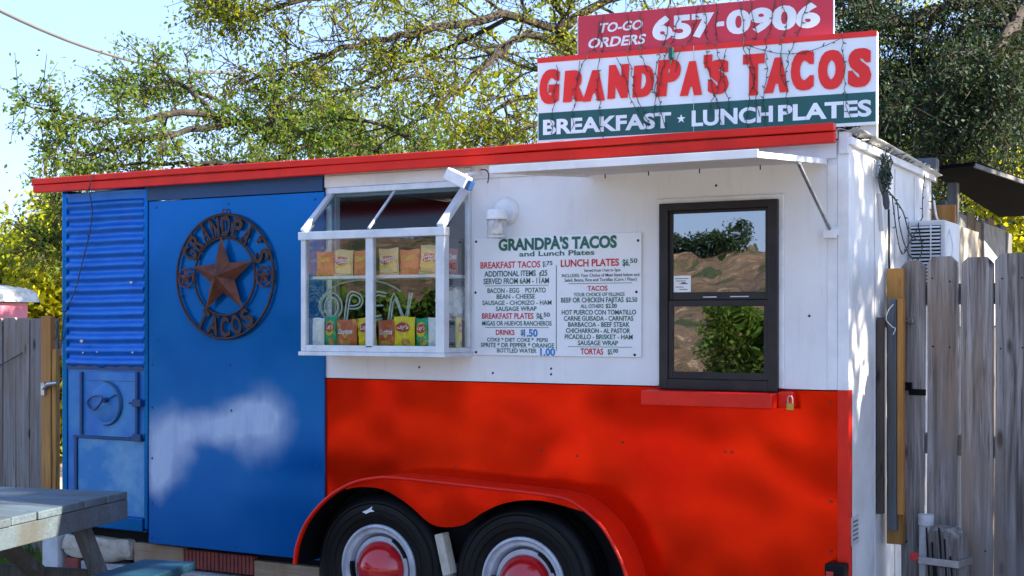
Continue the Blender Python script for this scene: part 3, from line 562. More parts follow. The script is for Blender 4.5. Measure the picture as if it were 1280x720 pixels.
for i, q in enumerate(inn):
    a = Vector(inn[min(i+1, n-1)])-Vector(inn[max(i-1, 0)]); nr = Vector((a.y, -a.x)).normalized(); lin.append((q[0]+nr.x*.003, q[1]+nr.y*.003))
vs = []
for q in lin: vs += [(q[0], yo+.012, q[1]), (q[0], .0, q[1])]
mb.add(vs, [(2*i, 2*i+1, 2*i+3, 2*i+2) for i in range(n-1)])
mb.prism([(p[0]*.99, p[1]-.008) for p in OUTS if p[0] < -.70 and p[1] > .37]+[(-.70,.37)], -.0185, -.0155)
mb.build('liner', 'black', fen, smooth=True)
top = [p for p in OUTS if -.80 < p[0] < .46]
sk = smoothline([(-.79,.735),(-.70,.752),(-.573,.747),(-.44,.689),(-.332,.616),(-.255,.597),(-.142,.615),(-.038,.679),(.084,.73),(.25,.748),(.45,.715)], 4)
mb = MB(); mb.prism([(p[0], p[1]-.003) for p in top]+[(p[0], min(p[1], .999)) for p in reversed(sk)], yo+.006, yo+.011); mb.build('skirt', 'red', fen)
# serving window
WIN = (.748, 1.243, 1.245, 2.018)
def frame_rect(mb, x0, x1, z0, z1, w, y0, y1, wb=None, wt=None):
    wb = wb if wb is not None else w; wt = wt if wt is not None else w
    mb.box(x0,x0+w,y0,y1,z0,z1); mb.box(x1-w,x1,y0,y1,z0,z1); mb.box(x0+w,x1-w,y0,y1,z0,z0+wb); mb.box(x0+w,x1-w,y0,y1,z1-wt,z1)
mb = MB(); frame_rect(mb, .715,1.276,1.2525,2.052,.031,-.014,-.0005); mb.build('window_surround', 'trim_white', T, bevel=.003)
mb = MB(); frame_rect(mb, .735,1.257,1.238,2.030,.040,-.036,.03,.045,.032); win = mb.build('serving_window', 'frame', T, bevel=.003)
mb = MB(); frame_rect(mb, .7755,1.2165,1.618,1.9975,.016,-.020,.0,.032,.012); mb.build('upper_sash', 'frame', win, bevel=.002)
mb = MB(); frame_rect(mb, .7755,1.2165,1.2835,1.617,.020,-.028,-.006,.030,.026); mb.build('lower_sash', 'frame', win, bevel=.002)
mb = MB(); mb.box(.7915,1.2005,-.012,-.009,1.6505,1.985); mb.build('upper_pane', 'glass', win)
mb = MB(); mb.box(.7955,1.1965,-.018,-.015,1.314,1.5905); mb.build('lower_pane', 'glass', win)
mb = MB(); mb.box(.93,.99,-.0215,-.0201,1.628,1.632); mb.box(1.05,1.13,-.0215,-.0201,1.629,1.633); mb.build('sash_scuffs', 'alu', win, kind='stuff')
mb = MB(); mb.box(.795,.872,-.0145,-.0125,1.652,1.722); pap = mb.build('paper_notice', 'boardwhite', T)
mb = MB()
for k, (a, b, z) in enumerate([(.802,.862,1.708),(.806,.85,1.698),(.82,.86,1.686),(.804,.84,1.672),(.82,.858,1.662)]): mb.box(a,b,-.0152,-.0146,z,z+.003)
mb.box(.83,.85,-.0152,-.0146,1.688,1.694); mb.build('notice_print', 'tx_k', pap)
mb = MB(); mb.box(.69,1.262,-.125,-.0005,1.172,1.235); mb.box(1.2625,1.325,-.05,-.0005,1.176,1.240); sill = mb.build('serving_ledge', 'redtrim', T, bevel=.005)
# awning shutter over the window
AX0, AX1, AD, AZ0, AZ1 = .389, 1.46, .88, 2.174, 2.108
ang = math.atan2(AZ0-AZ1, AD)
fr = Matrix.Translation((0, -.014, AZ0)) @ Matrix.Rotation(ang, 4, 'X')
mb = MB(); mb.box(AX0+.01,AX1-.01,-.875,0,-.003,.002); aw = mb.build('awning', 'cream', T, frame=fr)
mb = MB(); mb.box(AX0,AX1,-.885,-.8755,-.012,.018); mb.box(AX0,AX0+.0095,-.8755,0,-.012,.010); mb.box(AX1-.0095,AX1,-.8755,0,-.012,.010); mb.build('edge_frame', 'trim_white', aw, frame=fr, bevel=.002)
mb = MB(); mb.tube([(AX0+.01,-.006,.0),(AX1,-.006,.0)], .006, 8); mb.build('hinge', 'trim_white', aw, frame=fr)
mb = MB()
for x, y in [(.5,-.06),(.72,-.10),(.93,-.05),(1.2,-.07)]: mb.tube([(x,y,-.003),(x,y,-.022)], .0025, 5)
mb.build('nails', 'black', aw, frame=fr, kind='stuff')
mb = MB(); mb.tube([(1.447,-.38,2.135),(1.475,-.035,1.895)], .0085, 8); mb.box(1.44,1.455,-.40,-.36,2.125,2.155); st = mb.build('awning_strut', 'steel', T, smooth=True)
mb = MB(); mb.box(1.448,1.497,-.045,-.0062,1.862,1.90); mb.box(1.47,1.505,-.010,-.006,1.875,1.91); mb.build('bracket', 'trim_white', st, bevel=.003)
# display bay
BX0, BX1, BY, BZ0, BZ1, BZT = -1.012, -.214, -.243, 1.385, 1.945, 2.150
bay = MB(); f_ = .030
bay.box(BX0,BX0+.026,BY,BY+.03,BZ0,BZ1); bay.box(BX1-.045,BX1,BY,BY+.045,BZ0,BZ1); bay.box(-.640,-.600,BY,BY+.03,BZ0+.02,BZ1-.02)
bay.box(BX0+.026,BX1-.045,BY,BY+.03,BZ0,BZ0+.03); bay.box(BX0-.008,BX1+.008,BY-.012,BY+.036,BZ1-.032,BZ1+.006)
bay.box(BX0-.008,BX1+.008,BY-.01,0,BZ0-.020,BZ0-.0005)
bay.box(BX1-.03,BX1,BY+.0455,-.001,BZ0,BZ0+.022); bay.box(BX0,BX0+.03,BY+.0455,-.001,BZ0,BZ0+.022)
bay.box(BX1-.022,BX1+.002,-.024,-.0005,BZ0+.0225,BZT); bay.box(BX0-.002,BX0+.022,-.024,-.0005,BZ0+.0225,BZT)
for xa in (BX0+.013, BX1-.020): bay.beam((xa, BY+.004, BZ1+.008), (xa, -.004, BZT+.006), .034 if xa > -.5 else .026, .03)
bay.beam((-.63, BY+.01, BZ1+.012), (-.63, -.008, BZT+.004), .012, .010)
bay.box(BX0,BX1,-.03,-.0005,BZT+.001,BZT+.03)
by_ = bay.build('display_bay', 'alu', T, bevel=.0025)
mb = MB(); mb.box(BX0+.0265,-.6405,BY+.012,BY+.015,BZ0+.0305,BZ1-.0325); mb.build('front_pane', 'bayglass', by_)
mb = MB(); mb.box(-.5995,BX1-.0455,BY+.012,BY+.015,BZ0+.0305,BZ1-.0325); mb.build('front_pane', 'bayglass', by_)
side = [(BY+.046,BZ0+.0225),(-.0245,BZ0+.0225),(-.0245,BZT-.02),(BY+.046,BZ1-.0)]
for xa in (BX0+.012, BX1-.014):
    mb = MB(); mb.prism(side, xa, xa+.003, plane='yz'); mb.build('side_pane', 'bayglass', by_)
for xa, xb in ((BX0+.03,-.638), (-.622,BX1-.04)):
    mb = MB(); mb.add([(xa,BY+.01,BZ1+.009),(xb,BY+.01,BZ1+.009),(xb,-.01,BZT),(xa,-.01,BZT)], [(0,1,2,3)]); mb.build('sloped_pane', 'baytop', by_)
mb = MB(); mb.box(BX0+.03,BX1-.035,-.19,.03,1.728,1.742); mb.build('shelf', 'trim_white', by_, bevel=.001)
mb = MB(); mb.box(BX0+.03,BX1-.035,BY+.031,.035,BZ0,BZ0+.012); mb.build('bay_floor', 'trim_white', by_)
mb = MB(); mb.box(-1.03,-.205,-.026,-.0005,2.181,2.2395); mb.build('bay_header_board', 'cream', T, bevel=.004)
# tail lamp housing, lower right
mb = MB(); mb.box(1.462,1.545,-.075,-.0065,.44,.560); tl = mb.build('tail_light', 'black', T, bevel=.008)
mb = MB(); mb.box(1.47,1.50,-.079,-.0755,.45,.53); mb.build('lens', 'hub', tl, bevel=.002)
# plate on the end wall
mb = MB(); mb.box(1.5436,1.547,.03,.14,.62,.735); pl = mb.build('data_plate', 'alu', T)
mb = MB()
for k in range(5): mb.box(1.5472,1.5476,.045,.125,.64+k*.018,.646+k*.018)
mb.build('plate_print', 'tx_k', pl)
# ragged hole in the end wall where the wires come out
mb = MB(); hole = [(.50,2.17),(.54,2.185),(.56,2.16),(.60,2.165),(.62,2.12),(.66,2.11),(.70,2.06),(.69,2.03),(.62,2.02),(.58,2.04),(.56,2.08),(.52,2.10),(.49,2.14)]
mb.prism(hole, 1.5405, 1.5418, plane='yz'); mb.build('ragged_hole', 'black', T)
mb = MB(); mb.prism([(.47,2.08),(.50,2.07),(.55,1.93),(.52,1.92)], 1.541, 1.556, plane='yz'); mb.build('torn_flap', 'side_white', T)

# ================================================================ THINGS ON THE TRAILER
# rusty medallion
md = thing('star_medallion', 'round rusty iron medallion with a raised star and the words GRANDPA\'S TACOS', 'wall decoration', (-1.662, -.015, 1.757))
mb = MB()
for r_, t_ in ((.318,.0075), (.200,.0065)):
    mb.tube([(-1.662+r_*math.cos(a), -.030, 1.757+r_*math.sin(a)) for a in [2*math.pi*i/72 for i in range(72)]], t_, 6, closed=True)
mb.build('ring_frame', 'rustdark', md, smooth=True)
def star3d(mb, cx, cy, cz, ro, ri, d, rot=90):
    pts = []
    for k in range(10):
        a = R(rot+36*k); r_ = ro if k % 2 == 0 else ri; pts.append((cx+r_*math.cos(a), cy, cz+r_*math.sin(a)))
    mb.add(pts+[(cx, cy-d, cz), (cx, cy+.002, cz)], [(k, (k+1) % 10, 10) for k in range(10)]+[((k+1) % 10, k, 11) for k in range(10)])
mb = MB(); star3d(mb, -1.662, -.045, 1.757, .207, .083, .055, 93); mb.build('large_star', 'rust', md)
for sx in (-1, 1):
    cx = -1.662+sx*.259; cz = 1.757-.004
    mb = MB(); star3d(mb, cx, -.034, cz, .047, .019, .012, 90)
    mb.tube([(cx+.050*math.cos(a), -.030, cz+.050*math.sin(a)) for a in [2*math.pi*i/28 for i in range(28)]], .0045, 6, closed=True)
    mb.build('small_star', 'rust', md)
def arc_text(mb, txt, cx, cz, r, a0, a1, h, w, y0, y1, inward=False, weight=.0):
    n_ = len(txt)
    for k, ch in enumerate(txt):
        a = R(a0+(a1-a0)*k/(n_-1)) if n_ > 1 else R(a0)
        v, f = textgeo(ch, weight)
        if not v: continue
        ax = min(p[0] for p in v); bx = max(p[0] for p in v); ay = min(p[1] for p in v); by = max(p[1] for p in v)
        hh = h*(.35 if ch == "'" else 1); ww = w*(.35 if ch == "'" else 1)
        for pts_, fs_ in ((v, f),):
            front = []
            for p in pts_:
                lx = ((p[0]-ax)/(bx-ax)-.5)*ww; ly = ((p[1]-ay)/(by-ay)-.5)*hh + ((h-hh)/2 if ch == "'" else 0)
                rr_ = r+ly if not inward else r-ly
                t_ = a - lx/r if not inward else a + lx/r
                front.append((cx+rr_*math.cos(t_), cz+rr_*math.sin(t_)))
            nn_ = len(front)
            mb.add([(q[0], y0, q[1]) for q in front], fs_); mb.add([(q[0], y1, q[1]) for q in front], [tuple(reversed(q)) for q in fs_])
            from collections import Counter
            ed = Counter(); dr = {}
            for q in fs_:
                for i in range(len(q)):
                    e = (q[i], q[(i+1) % len(q)]); ed[tuple(sorted(e))] += 1; dr[tuple(sorted(e))] = e
            mb.add([(q[0], y0, q[1]) for q in front]+[(q[0], y1, q[1]) for q in front], [(dr[k2][1], dr[k2][0], dr[k2][0]+nn_, dr[k2][1]+nn_) for k2, c_ in ed.items() if c_ == 1])
        # slab serifs so the letters reach both rings
        if ch in "GRANDPTCOS" :
            for s_ in (-1, 1):
                rr_ = r+s_*(h/2); 
                for u in ((-.30,.30) if ch in 'ANR' and s_ == -1 else (0,)):
                    t_ = a+u*w/r; c_ = Vector((cx+rr_*math.cos(t_), (y0+y1)/2, cz+rr_*math.sin(t_)))
                    mb.beam(c_-Vector((-math.sin(t_), 0, math.cos(t_)))*w*.2, c_+Vector((-math.sin(t_), 0, math.cos(t_)))*w*.2, .008, .007)
mb = MB(); arc_text(mb, "GRANDPA'S", -1.662, 1.757, .259, 152, 22, .098, .058, -.036, -.026, weight=.03); mb.build('lettering', 'rustdark', md)
mb = MB(); arc_text(mb, "TACOS", -1.662, 1.757, .259, 238, 305, .098, .062, -.036, -.026, inward=True, weight=.03); mb.build('lettering', 'rustdark', md)
mb = MB(); mb.tube([(-1.662+.014*math.cos(a), -.028, 2.089+.014*math.sin(a)) for a in [2*math.pi*i/14 for i in range(14)]], .0035, 6, closed=True)
for x, z in ((-1.662,2.07),(-1.95,1.66),(-1.37,1.66)): mb.tube([(x,-.030,z),(x,-.014,z)], .004, 6)
mb.build('mounting_hardware', 'rust', md, kind='stuff')
# menu board
mn = thing('menu_board', 'white menu board with green and red lettering screwed to the white wall', 'menu board', (.224, -.003, 1.37))
mb = MB(); mb.box(-.194,.643,-.010,-.0015,1.372,1.913); mb.build('board', 'boardwhite', mn, bevel=.001)
for t_, c_, a_, b_, z_, h_, w_ in MENU:
    mb = MB(); text_into(mb, t_, a_, b_, z_, h_, -.0115, w_ if w_ > .02 else w_*1.1+.008); mb.build('lettering', 'tx_'+c_, mn)
mb = MB()
for a_, b_, z_ in RULES: mb.box(a_,b_,-.0116,-.0102,z_-.001,z_+.001)
mb.box(VRULE[0]-.0013,VRULE[0]+.0013,-.0116,-.0102,VRULE[2],VRULE[1])
mb.box(.311,.336,-.0116,-.0102,1.4,1.4001); mb.build('rule_line', 'tx_g', mn)
for x, z in ((-.183,1.895),(.628,1.878),(-.183,1.385),(.612,1.382),(.224,1.905),(-.186,1.66),(.62,1.655)):
    mb = MB(); mb.lathe([(0,-.004),(.0045,-.003),(.006,0)], (x,-.010,z), n=10); mb.build('screw', 'black', mn)
# wall lamp
lp = thing('wall_lamp', 'white jelly jar wall lamp above the menu board', 'lamp', (-.08, 0, 1.95))
mb = MB(); mb.lathe([(0,-.022),(.052,-.022),(.060,-.014),(.066,-.0015)], (-.03,0,2.030), n=32); mb.build('back_plate', 'trim_white', lp, smooth=True)
mb = MB(); mb.tube([(-.05,-.02,2.022),(-.040,-.06,2.028),(-.028,-.085,2.028)], .016, 10); mb.build('arm', 'trim_white', lp, smooth=True)
mb = MB(); mb.lathe([(0,.012),(.040,.012),(.047,.004),(.049,-.032),(.046,-.034)], (-.028,-.090,2.020), axis='z', n=32); mb.build('cap', 'trim_white', lp, smooth=True)
mb = MB(); mb.lathe([(.043,-.034),(.044,-.06),(.042,-.105),(.038,-.116),(.02,-.120),(0,-.120)], (-.028,-.090,2.020), axis='z', n=32); mb.build('jar', 'lamp_glass', lp, smooth=True)
mb = MB(); mb.lathe([(.012,-.03),(.016,-.045),(.026,-.075),(.024,-.095),(.012,-.108),(0,-.11)], (-.028,-.090,2.020), axis='z', n=20); mb.build('bulb', 'trim_white', lp, smooth=True)
mb = MB()
for k in range(12):
    a = 2*math.pi*k/12; mb.tube([(-.028+.0445*math.cos(a),-.090+.0445*math.sin(a),1.978),(-.028+.043*math.cos(a),-.090+.043*math.sin(a),1.905)], .0012, 4)
mb.lathe([(.046,-.116),(.047,-.112),(.044,-.108)], (-.028,-.090,2.020), axis='z', n=32); mb.build('jar_rib', 'alu', lp, kind='stuff')
# security camera
sc_ = thing('security_camera', 'small white box camera with a blue lens under the red roof trim', 'security camera', (-.19, -.10, 2.17))
fr = Matrix.Translation((-.178,-.175,2.168)) @ Matrix.Rotation(R(8), 4, 'Z') @ Matrix.Rotation(R(26), 4, 'Y')
mb = MB(); mb.box(-.062,.052,-.030,.030,-.028,.030); mb.build('housing', 'trim_white', sc_, frame=fr, bevel=.006)
mb = MB(); mb.box(.0525,.072,-.024,.024,-.026,.020); mb.build('lens', 'lens_blue', sc_, frame=fr, bevel=.005)
mb = MB(); mb.tube([(-.17,-.15,2.18),(-.155,-.08,2.205),(-.15,-.028,2.205)], .010, 8); mb.build('mount', 'trim_white', sc_, smooth=True)
mb = MB(); mb.tube(smoothline([(-.12,-.16,2.20),(-.09,-.10,2.215),(-.10,-.04,2.20),(-.11,-.03,2.16)], 5), .003, 5); mb.build('cable', 'blackwire', sc_)
# padlock on the ledge hasp
pk = thing('padlock', 'small brass padlock hanging at the right end of the red ledge', 'padlock', (1.318, -.06, 1.17))
mb = MB(); mb.box(1.303,1.333,-.066,-.052,1.165,1.197); mb.build('lock_body', 'brass', pk, bevel=.003)
mb = MB(); mb.tube([(1.308,-.059,1.197),(1.308,-.059,1.216),(1.313,-.059,1.224),(1.323,-.059,1.224),(1.328,-.059,1.216),(1.328,-.059,1.197)], .003, 6); mb.build('shackle', 'steel', pk, smooth=True)

# chip bags
def bagmat(name, a, b_, lo=.45, hi=.6, vs=9, sz=(1,1,1)):
    return paint(name, a, b_, .3, vs=vs, lo=lo, hi=hi, grain=.0012, grainscale=30, stretch=sz)
BAGM = {'orange': bagmat('orange_foil', (.85,.22,.03), (.72,.14,.02)), 'red_orange': bagmat('red_orange_foil', (.66,.15,.04), (.52,.08,.03)),
        'cream': bagmat('cream_foil', (.90,.70,.32), (.85,.58,.20)), 'yellow': bagmat('yellow_foil', (.90,.72,.01), (.82,.60,.01)),
        'green': bagmat('green_foil', (.01,.42,.18), (.01,.32,.14)), 'white': paint('crumpled_white_foil', (.93,.93,.91), (.86,.87,.86), .35, grain=.012, grainscale=18), 'red': bagmat('red_foil', (.42,.05,.03), (.30,.03,.03))}
PR = {'logo_red': paint('red_brand_print', (.55,.01,.02), None, .35), 'logo_white': paint('white_brand_print', (.85,.85,.85), None, .35),
      'logo_navy': paint('navy_brand_print', (.03,.04,.22), None, .35), 'logo_yellow': paint('yellow_brand_print', (.80,.60,.03), None, .35), 'food': paint('chip_picture_print', (.70,.40,.10), (.45,.20,.05), .4, vs=40), 'food2': paint('corn_chip_picture', (.55,.12,.03), (.75,.35,.12), .4, vs=40)}
def bag(x0, x1, z0, z1, y, kind, label, tilt=0, turn=0):
    w, h = x1-x0, z1-z0; cx = (x0+x1)/2; d = .018
    t = thing('chip_bag', label, 'chip bag', (cx, y, z0), R(turn), 'bags of chips in the display window')
    fr = W[t.name] @ Matrix.Rotation(R(tilt), 4, 'Y')
    mb = MB(); nx_, nz_ = 12, 14; vs = []; rr = random.Random(int(x0*1000)+int(z0*77))
    ph = [rr.uniform(0, 6) for _ in range(4)]
    def surf(u, v, s_):
        e = max(0, (1-abs(2*u-1)**2.6))**.5 * max(0, min(1, (v-.05)/.25))**.6 * max(0, min(1, (.95-v)/.22))**.6
        x = (u-.5)*w*(1-.05*math.sin(math.pi*v)+(.02 if v < .04 or v > .96 else 0)); z = v*h
        yy = s_*d*e + .0010*math.sin(u*19+ph[0]+v*6)*e + .0008*math.sin(v*26+ph[1]+u*5)*e + (.001*math.sin(u*60) if v > .95 or v < .05 else 0)
        return (x, yy, z+.002*math.sin(u*7+ph[2])*(v))
    for s_ in (-1, 1):
        vs = [surf(i/nx_, j/nz_, s_) for j in range(nz_+1) for i in range(nx_+1)]
        mb.add(vs, [(j*(nx_+1)+i, j*(nx_+1)+i+1, (j+1)*(nx_+1)+i+1, (j+1)*(nx_+1)+i) for j in range(nz_) for i in range(nx_)])
    base = {'cheese': 'orange', 'corn': 'cream', 'potato': 'yellow', 'potato_green': 'green', 'tortilla': 'red_orange', 'white': 'white', 'red': 'red'}[kind]
    mb.build('bag', BAGM[base], t, frame=fr, smooth=True, angle=70)
    def wrap(name, geo, m_, off=.0012):
        mb = MB(); v_, f_2 = geo
        # subdivide lightly by projecting each vertex to the puffed surface
        mb.add([(lambda s3: (s3[0], s3[1]-off, s3[2]))(surf(min(max(p[0], .02), .98), min(max(p[1], .06), .94), -1)) for p in v_], f_2)
        mb.build(name, m_, t, frame=fr)
    def disc(cu, cv, ru, rv, k=20):
        v_ = [(cu, cv)]+[(cu+ru*.5*math.cos(2*math.pi*i/k), cv+rv*.5*math.sin(2*math.pi*i/k)) for i in range(k)]+[(cu+ru*math.cos(2*math.pi*i/k), cv+rv*math.sin(2*math.pi*i/k)) for i in range(k)]
        return v_, [(0, 1+i, 1+(i+1) % k) for i in range(k)]+[(1+i, 1+k+i, 1+k+(i+1) % k, 1+(i+1) % k) for i in range(k)]
    def txt(s_, u0, u1, v0, v1, slope=0, weight=.02):
        v_, f_2 = textgeo(s_, weight, .15); ax = min(p[0] for p in v_); bx = max(p[0] for p in v_); ay = min(p[1] for p in v_); by = max(p[1] for p in v_)
        return [(u0+(p[0]-ax)/(bx-ax)*(u1-u0), v0+(p[1]-ay)/(by-ay)*(v1-v0)+slope*(p[0]-ax)/(bx-ax)) for p in v_], f_2
    def band(pts_u):
        v_ = []; 
        for u, a, b in pts_u: v_ += [(u, a), (u, b)]
        return v_, [(2*i, 2*i+2, 2*i+3, 2*i+1) for i in range(len(pts_u)-1)]
    if kind.startswith('potato'):
        wrap('sun_disc', disc(.5, .64, .33, .24), PR['logo_yellow'], .0009); wrap('logo_oval', disc(.5, .67, .36, .15), PR['logo_red'], .0014)
        wrap('lettering', txt("Lay's", .24, .78, .58, .77), PR['logo_white'], .002); wrap('chip_picture', disc(.62, .22, .22, .12), PR['food'])
    elif kind == 'corn':
        wrap('lower_field', band([(u, .07, .30+.28*u) for u in [.04+.92*i/12 for i in range(13)]]), PR['food2'], .0009)
        wrap('logo_oval', disc(.50, .56, .40, .17), PR['logo_red'], .0014); wrap('lettering', txt('Fritos', .13, .90, .42, .66, .10, .03), PR['logo_white'], .002)
        wrap('swoosh', band([(u, .24+.28*u**1.5, .32+.28*u**1.5) for u in [.05+.9*i/12 for i in range(13)]]), PR['logo_yellow'], .0016)
    elif kind == 'tortilla':
        wrap('lettering', txt('Doritos', .16, .86, .50, .68, 0, .03), PR['logo_white'], .002); wrap('logo_triangle', ([(.36,.50),(.64,.50),(.5,.36)], [(0,2,1)]), PR['logo_yellow'], .0014)
        wrap('chip_picture', disc(.45, .20, .30, .10), PR['food'])
    elif kind in ('cheese', 'red'):
        wrap('lettering', txt('Cheetos', .16, .86, .55, .78, .06, .03), PR['logo_yellow'] if kind == 'cheese' else PR['logo_white'], .002)
        rr2 = random.Random(5)
        mbv = []; mbf = []
        for k in range(9):
            cu, cv = rr2.uniform(.2,.8), rr2.uniform(.1,.38); v_, f_3 = disc(cu, cv, .06, .04, 7); b_0 = len(mbv); mbv += v_; mbf += [tuple(b_0+i for i in q) for q in f_3]
        wrap('snack_picture', (mbv, mbf), PR['food'])
    return t
top_z = 1.7425
bag(-1.000,-.893,top_z,1.862,-.135,'cheese','orange cheese snack bag, first from the left on the top shelf')
bag(-.893,-.783,top_z,1.868,-.140,'corn','cream corn chip bag between two orange bags, left pane of top shelf',2)
bag(-.783,-.675,top_z,1.863,-.132,'cheese','orange cheese snack bag cut by the middle bar, top shelf')
bag(-.632,-.522,top_z,1.868,-.138,'corn','cream corn chip bag just right of the middle bar, top shelf',-2)
bag(-.522,-.412,top_z,1.860,-.132,'cheese','orange cheese snack bag between two cream bags, right pane of top shelf')
bag(-.410,-.296,top_z,1.878,-.142,'corn','tall cream corn chip bag at the right end of the top shelf',4)
bag(-.292,-.245,top_z,1.862,-.075,'red','dull red snack bag seen through the side pane on the top shelf',0,30)
low = BZ0+.0125; LK = 1
bag(-1.000,-.930,low,1.544,-.165,'white','crumpled white bag at the far left of the bottom row')
bag(-.938,-.862,low,1.549,-.150,'potato_green','green potato chip bag beside the left white bag, bottom row')
bag(-.862,-.742,low,1.536,-.160,'tortilla','red orange tortilla chip bag, whole in the left pane, bottom row')
bag(-.742,-.636,low,1.546,-.150,'potato','yellow potato chip bag partly behind the middle bar, bottom row',-4)
bag(-.625,-.520,low,1.534,-.160,'tortilla','red orange tortilla chip bag right of the middle bar, bottom row')
bag(-.528,-.412,low,1.549,-.172,'potato','large yellow potato chip bag in the middle of the right pane, bottom row')
bag(-.425,-.345,low,1.542,-.150,'potato_green','green potato chip bag between yellow and white bags, bottom row')
bag(-.350,-.262,low,1.546,-.160,'white','crumpled white bag at the right end of the bottom row')
bag(-.262,-.232,low+.002,1.544,-.060,'potato','narrow yellow potato chip bag seen through the side pane, bottom row',0,60)
# neon open sign (unlit) hanging behind the panes
ns = thing('open_sign', 'unlit neon OPEN sign with an oval tube, hanging inside the display window', 'neon sign', (-.71, -.1, 1.45))
mb = MB(); yN = -.085
arc = [(-.765+.255*math.cos(a), yN, 1.60+.125*math.sin(a)) for a in [R(190-i*6) for i in range(27)]]
mb.tube(arc, .0042, 6); mb.build('oval_tube', 'neon', ns, smooth=True)
def ell(cx, cz, a_, b_): return [(cx+a_*math.cos(t), cz+b_*math.sin(t)) for t in [2*math.pi*i/24 for i in range(25)]]
letters = {'letter_o': [ell(-.945,1.598,.062,.066), ell(-.945,1.598,.040,.046)],
 'letter_p': [[(-.868,1.535),(-.845,1.660),(-.79,1.662),(-.762,1.635),(-.772,1.60),(-.80,1.588),(-.838,1.588)], [(-.853,1.535),(-.832,1.645),(-.795,1.647),(-.778,1.630),(-.785,1.610),(-.81,1.602),(-.835,1.602)]],
 'letter_e': [[(-.625,1.660),(-.70,1.660),(-.725,1.540),(-.65,1.540)],[(-.632,1.645),(-.69,1.645),(-.710,1.555),(-.655,1.555)],[(-.70,1.602),(-.645,1.602)]],
 'letter_n': [[(-.615,1.535),(-.585,1.662),(-.525,1.545),(-.495,1.662)],[(-.600,1.535),(-.578,1.635),(-.522,1.528),(-.482,1.662)]]}
for nm, ps in letters.items():
    mb = MB()
    for p in ps: mb.tube(smoothline([(q[0], yN-.004, q[1]) for q in p], 3), .0045, 6)
    mb.build(nm, 'neon', ns, smooth=True)
mb = MB(); mb.tube([(-.9,yN,1.70),(-.9,yN,1.728)], .0015, 4); mb.tube([(-.55,yN,1.68),(-.55,yN,1.728)], .0015, 4); mb.build('hanging_wire', 'blackwire', ns)
mb = rough_box(-.40,-.26,-.02,.10,1.54,1.68,6,.012,9)
tag(mb.build('plastic_bag', 'white'), 'rumpled clear and white plastic bag behind the right pane of the display', 'plastic bag')

# ================================================================ SIGNS ON THE ROOF
SM = Matrix.Translation((-.025,.30,2.38)) @ Matrix.Rotation(SIGN_ANG, 4, 'Z')
sg = thing('roof_sign', "wide white and green roof sign reading GRANDPA'S TACOS BREAKFAST LUNCH PLATES", 'sign', (-.025,.30,2.38), SIGN_ANG)
L_ = 1.577
mb = MB(); mb.box(0,L_,.0,.045,0,.400); mb.build('sign_box', 'signwhite', sg, frame=SM, bevel=.002)
mb = MB(); mb.box(.006,L_-.006,-.002,-.0003,.009,.137); mb.build('green_band', 'signgreen', sg, frame=SM)
mb = MB(); mb.box(-.001,L_+.001,-.0025,-.0003,.376,.4005); mb.build('red_stripe', 'signred', sg, frame=SM)
mb = MB(); mb.box(.765,.767,-.0035,-.0031,.005,.398); mb.build('panel_joint', 'alu', sg, frame=SM)
for t_, a_, b_, z0_, z1_ in BIG:
    mb = MB(); bw = .008 if t_ != "'" else .0
    for q in range(5): text_into(mb, t_, a_+bw*(q/2), b_-bw*(2-q/2), z0_, z1_-z0_, -.0045-.00015*q, .05, 0.10 if t_ in "ARDPNG" else 0.03, fitbox=True)
    mb; mb.build('letter', 'signred', sg, frame=SM)
for t_, a_, b_ in (("BREAKFAST",.030,.660),("LUNCH",.757,1.128),("PLATES",1.151,1.555)):
    mb = MB(); text_into(mb, t_, a_, b_, .032, .072, -.004, .036); mb.build('lettering', 'tx_w', sg, frame=SM)
mb = MB(); pts = []
for k in range(10):
    a = R(90+36*k); r_ = .021 if k % 2 == 0 else .0085; pts.append((.7075+r_*math.cos(a), .070+r_*math.sin(a)))
mb.prism(pts, -.004, -.0021); mb.build('star', 'tx_w', sg, frame=SM)
for u, w_ in ((.05,.07),(.55,.05),(1.05,.05),(1.50,.07)):
    mb = MB(); mb.box(u,u+w_,.046,.085,-.10,.38); mb.build('post', 'whiteblock', sg, frame=SM)
pg = thing('phone_sign', 'red roof sign with a white telephone number above the taco sign', 'sign', tuple(SM @ Vector((.19,.055,.36))), SIGN_ANG)
mb = MB(); mb.box(.190,1.3825,.046,.058,.36,.592); mb.build('board', 'phonered', pg, frame=SM, bevel=.001)
mb = MB(); mb.box(.186,.1895,.044,.060,.36,.594); mb.box(1.383,1.3865,.044,.060,.36,.594); mb.build('edge_strip', 'alu', pg, frame=SM)
for t_, a_, b_, z_, h_, w_, s_ in (("TO-GO",.299,.510,.505,.044,.030,.22),("ORDERS",.241,.526,.436,.046,.030,.22),("657",.556,.849,.4455,.108,.05,.0),("0906",.905,1.327,.4455,.108,.05,.0)):
    mb = MB(); text_into(mb, t_, a_, b_, z_, h_, .0445, w_, s_); mb.build('lettering', 'tx_w', pg, frame=SM)
mb = MB(); mb.box(.860,.895,.0442,.0458,.487,.508); mb.build('lettering', 'tx_w', pg, frame=SM)
for u in (.35,.8,1.25):
    mb = MB(); mb.box(u,u+.04,.0585,.085,.30,.58); mb.build('batten', 'whiteblock', pg, frame=SM)
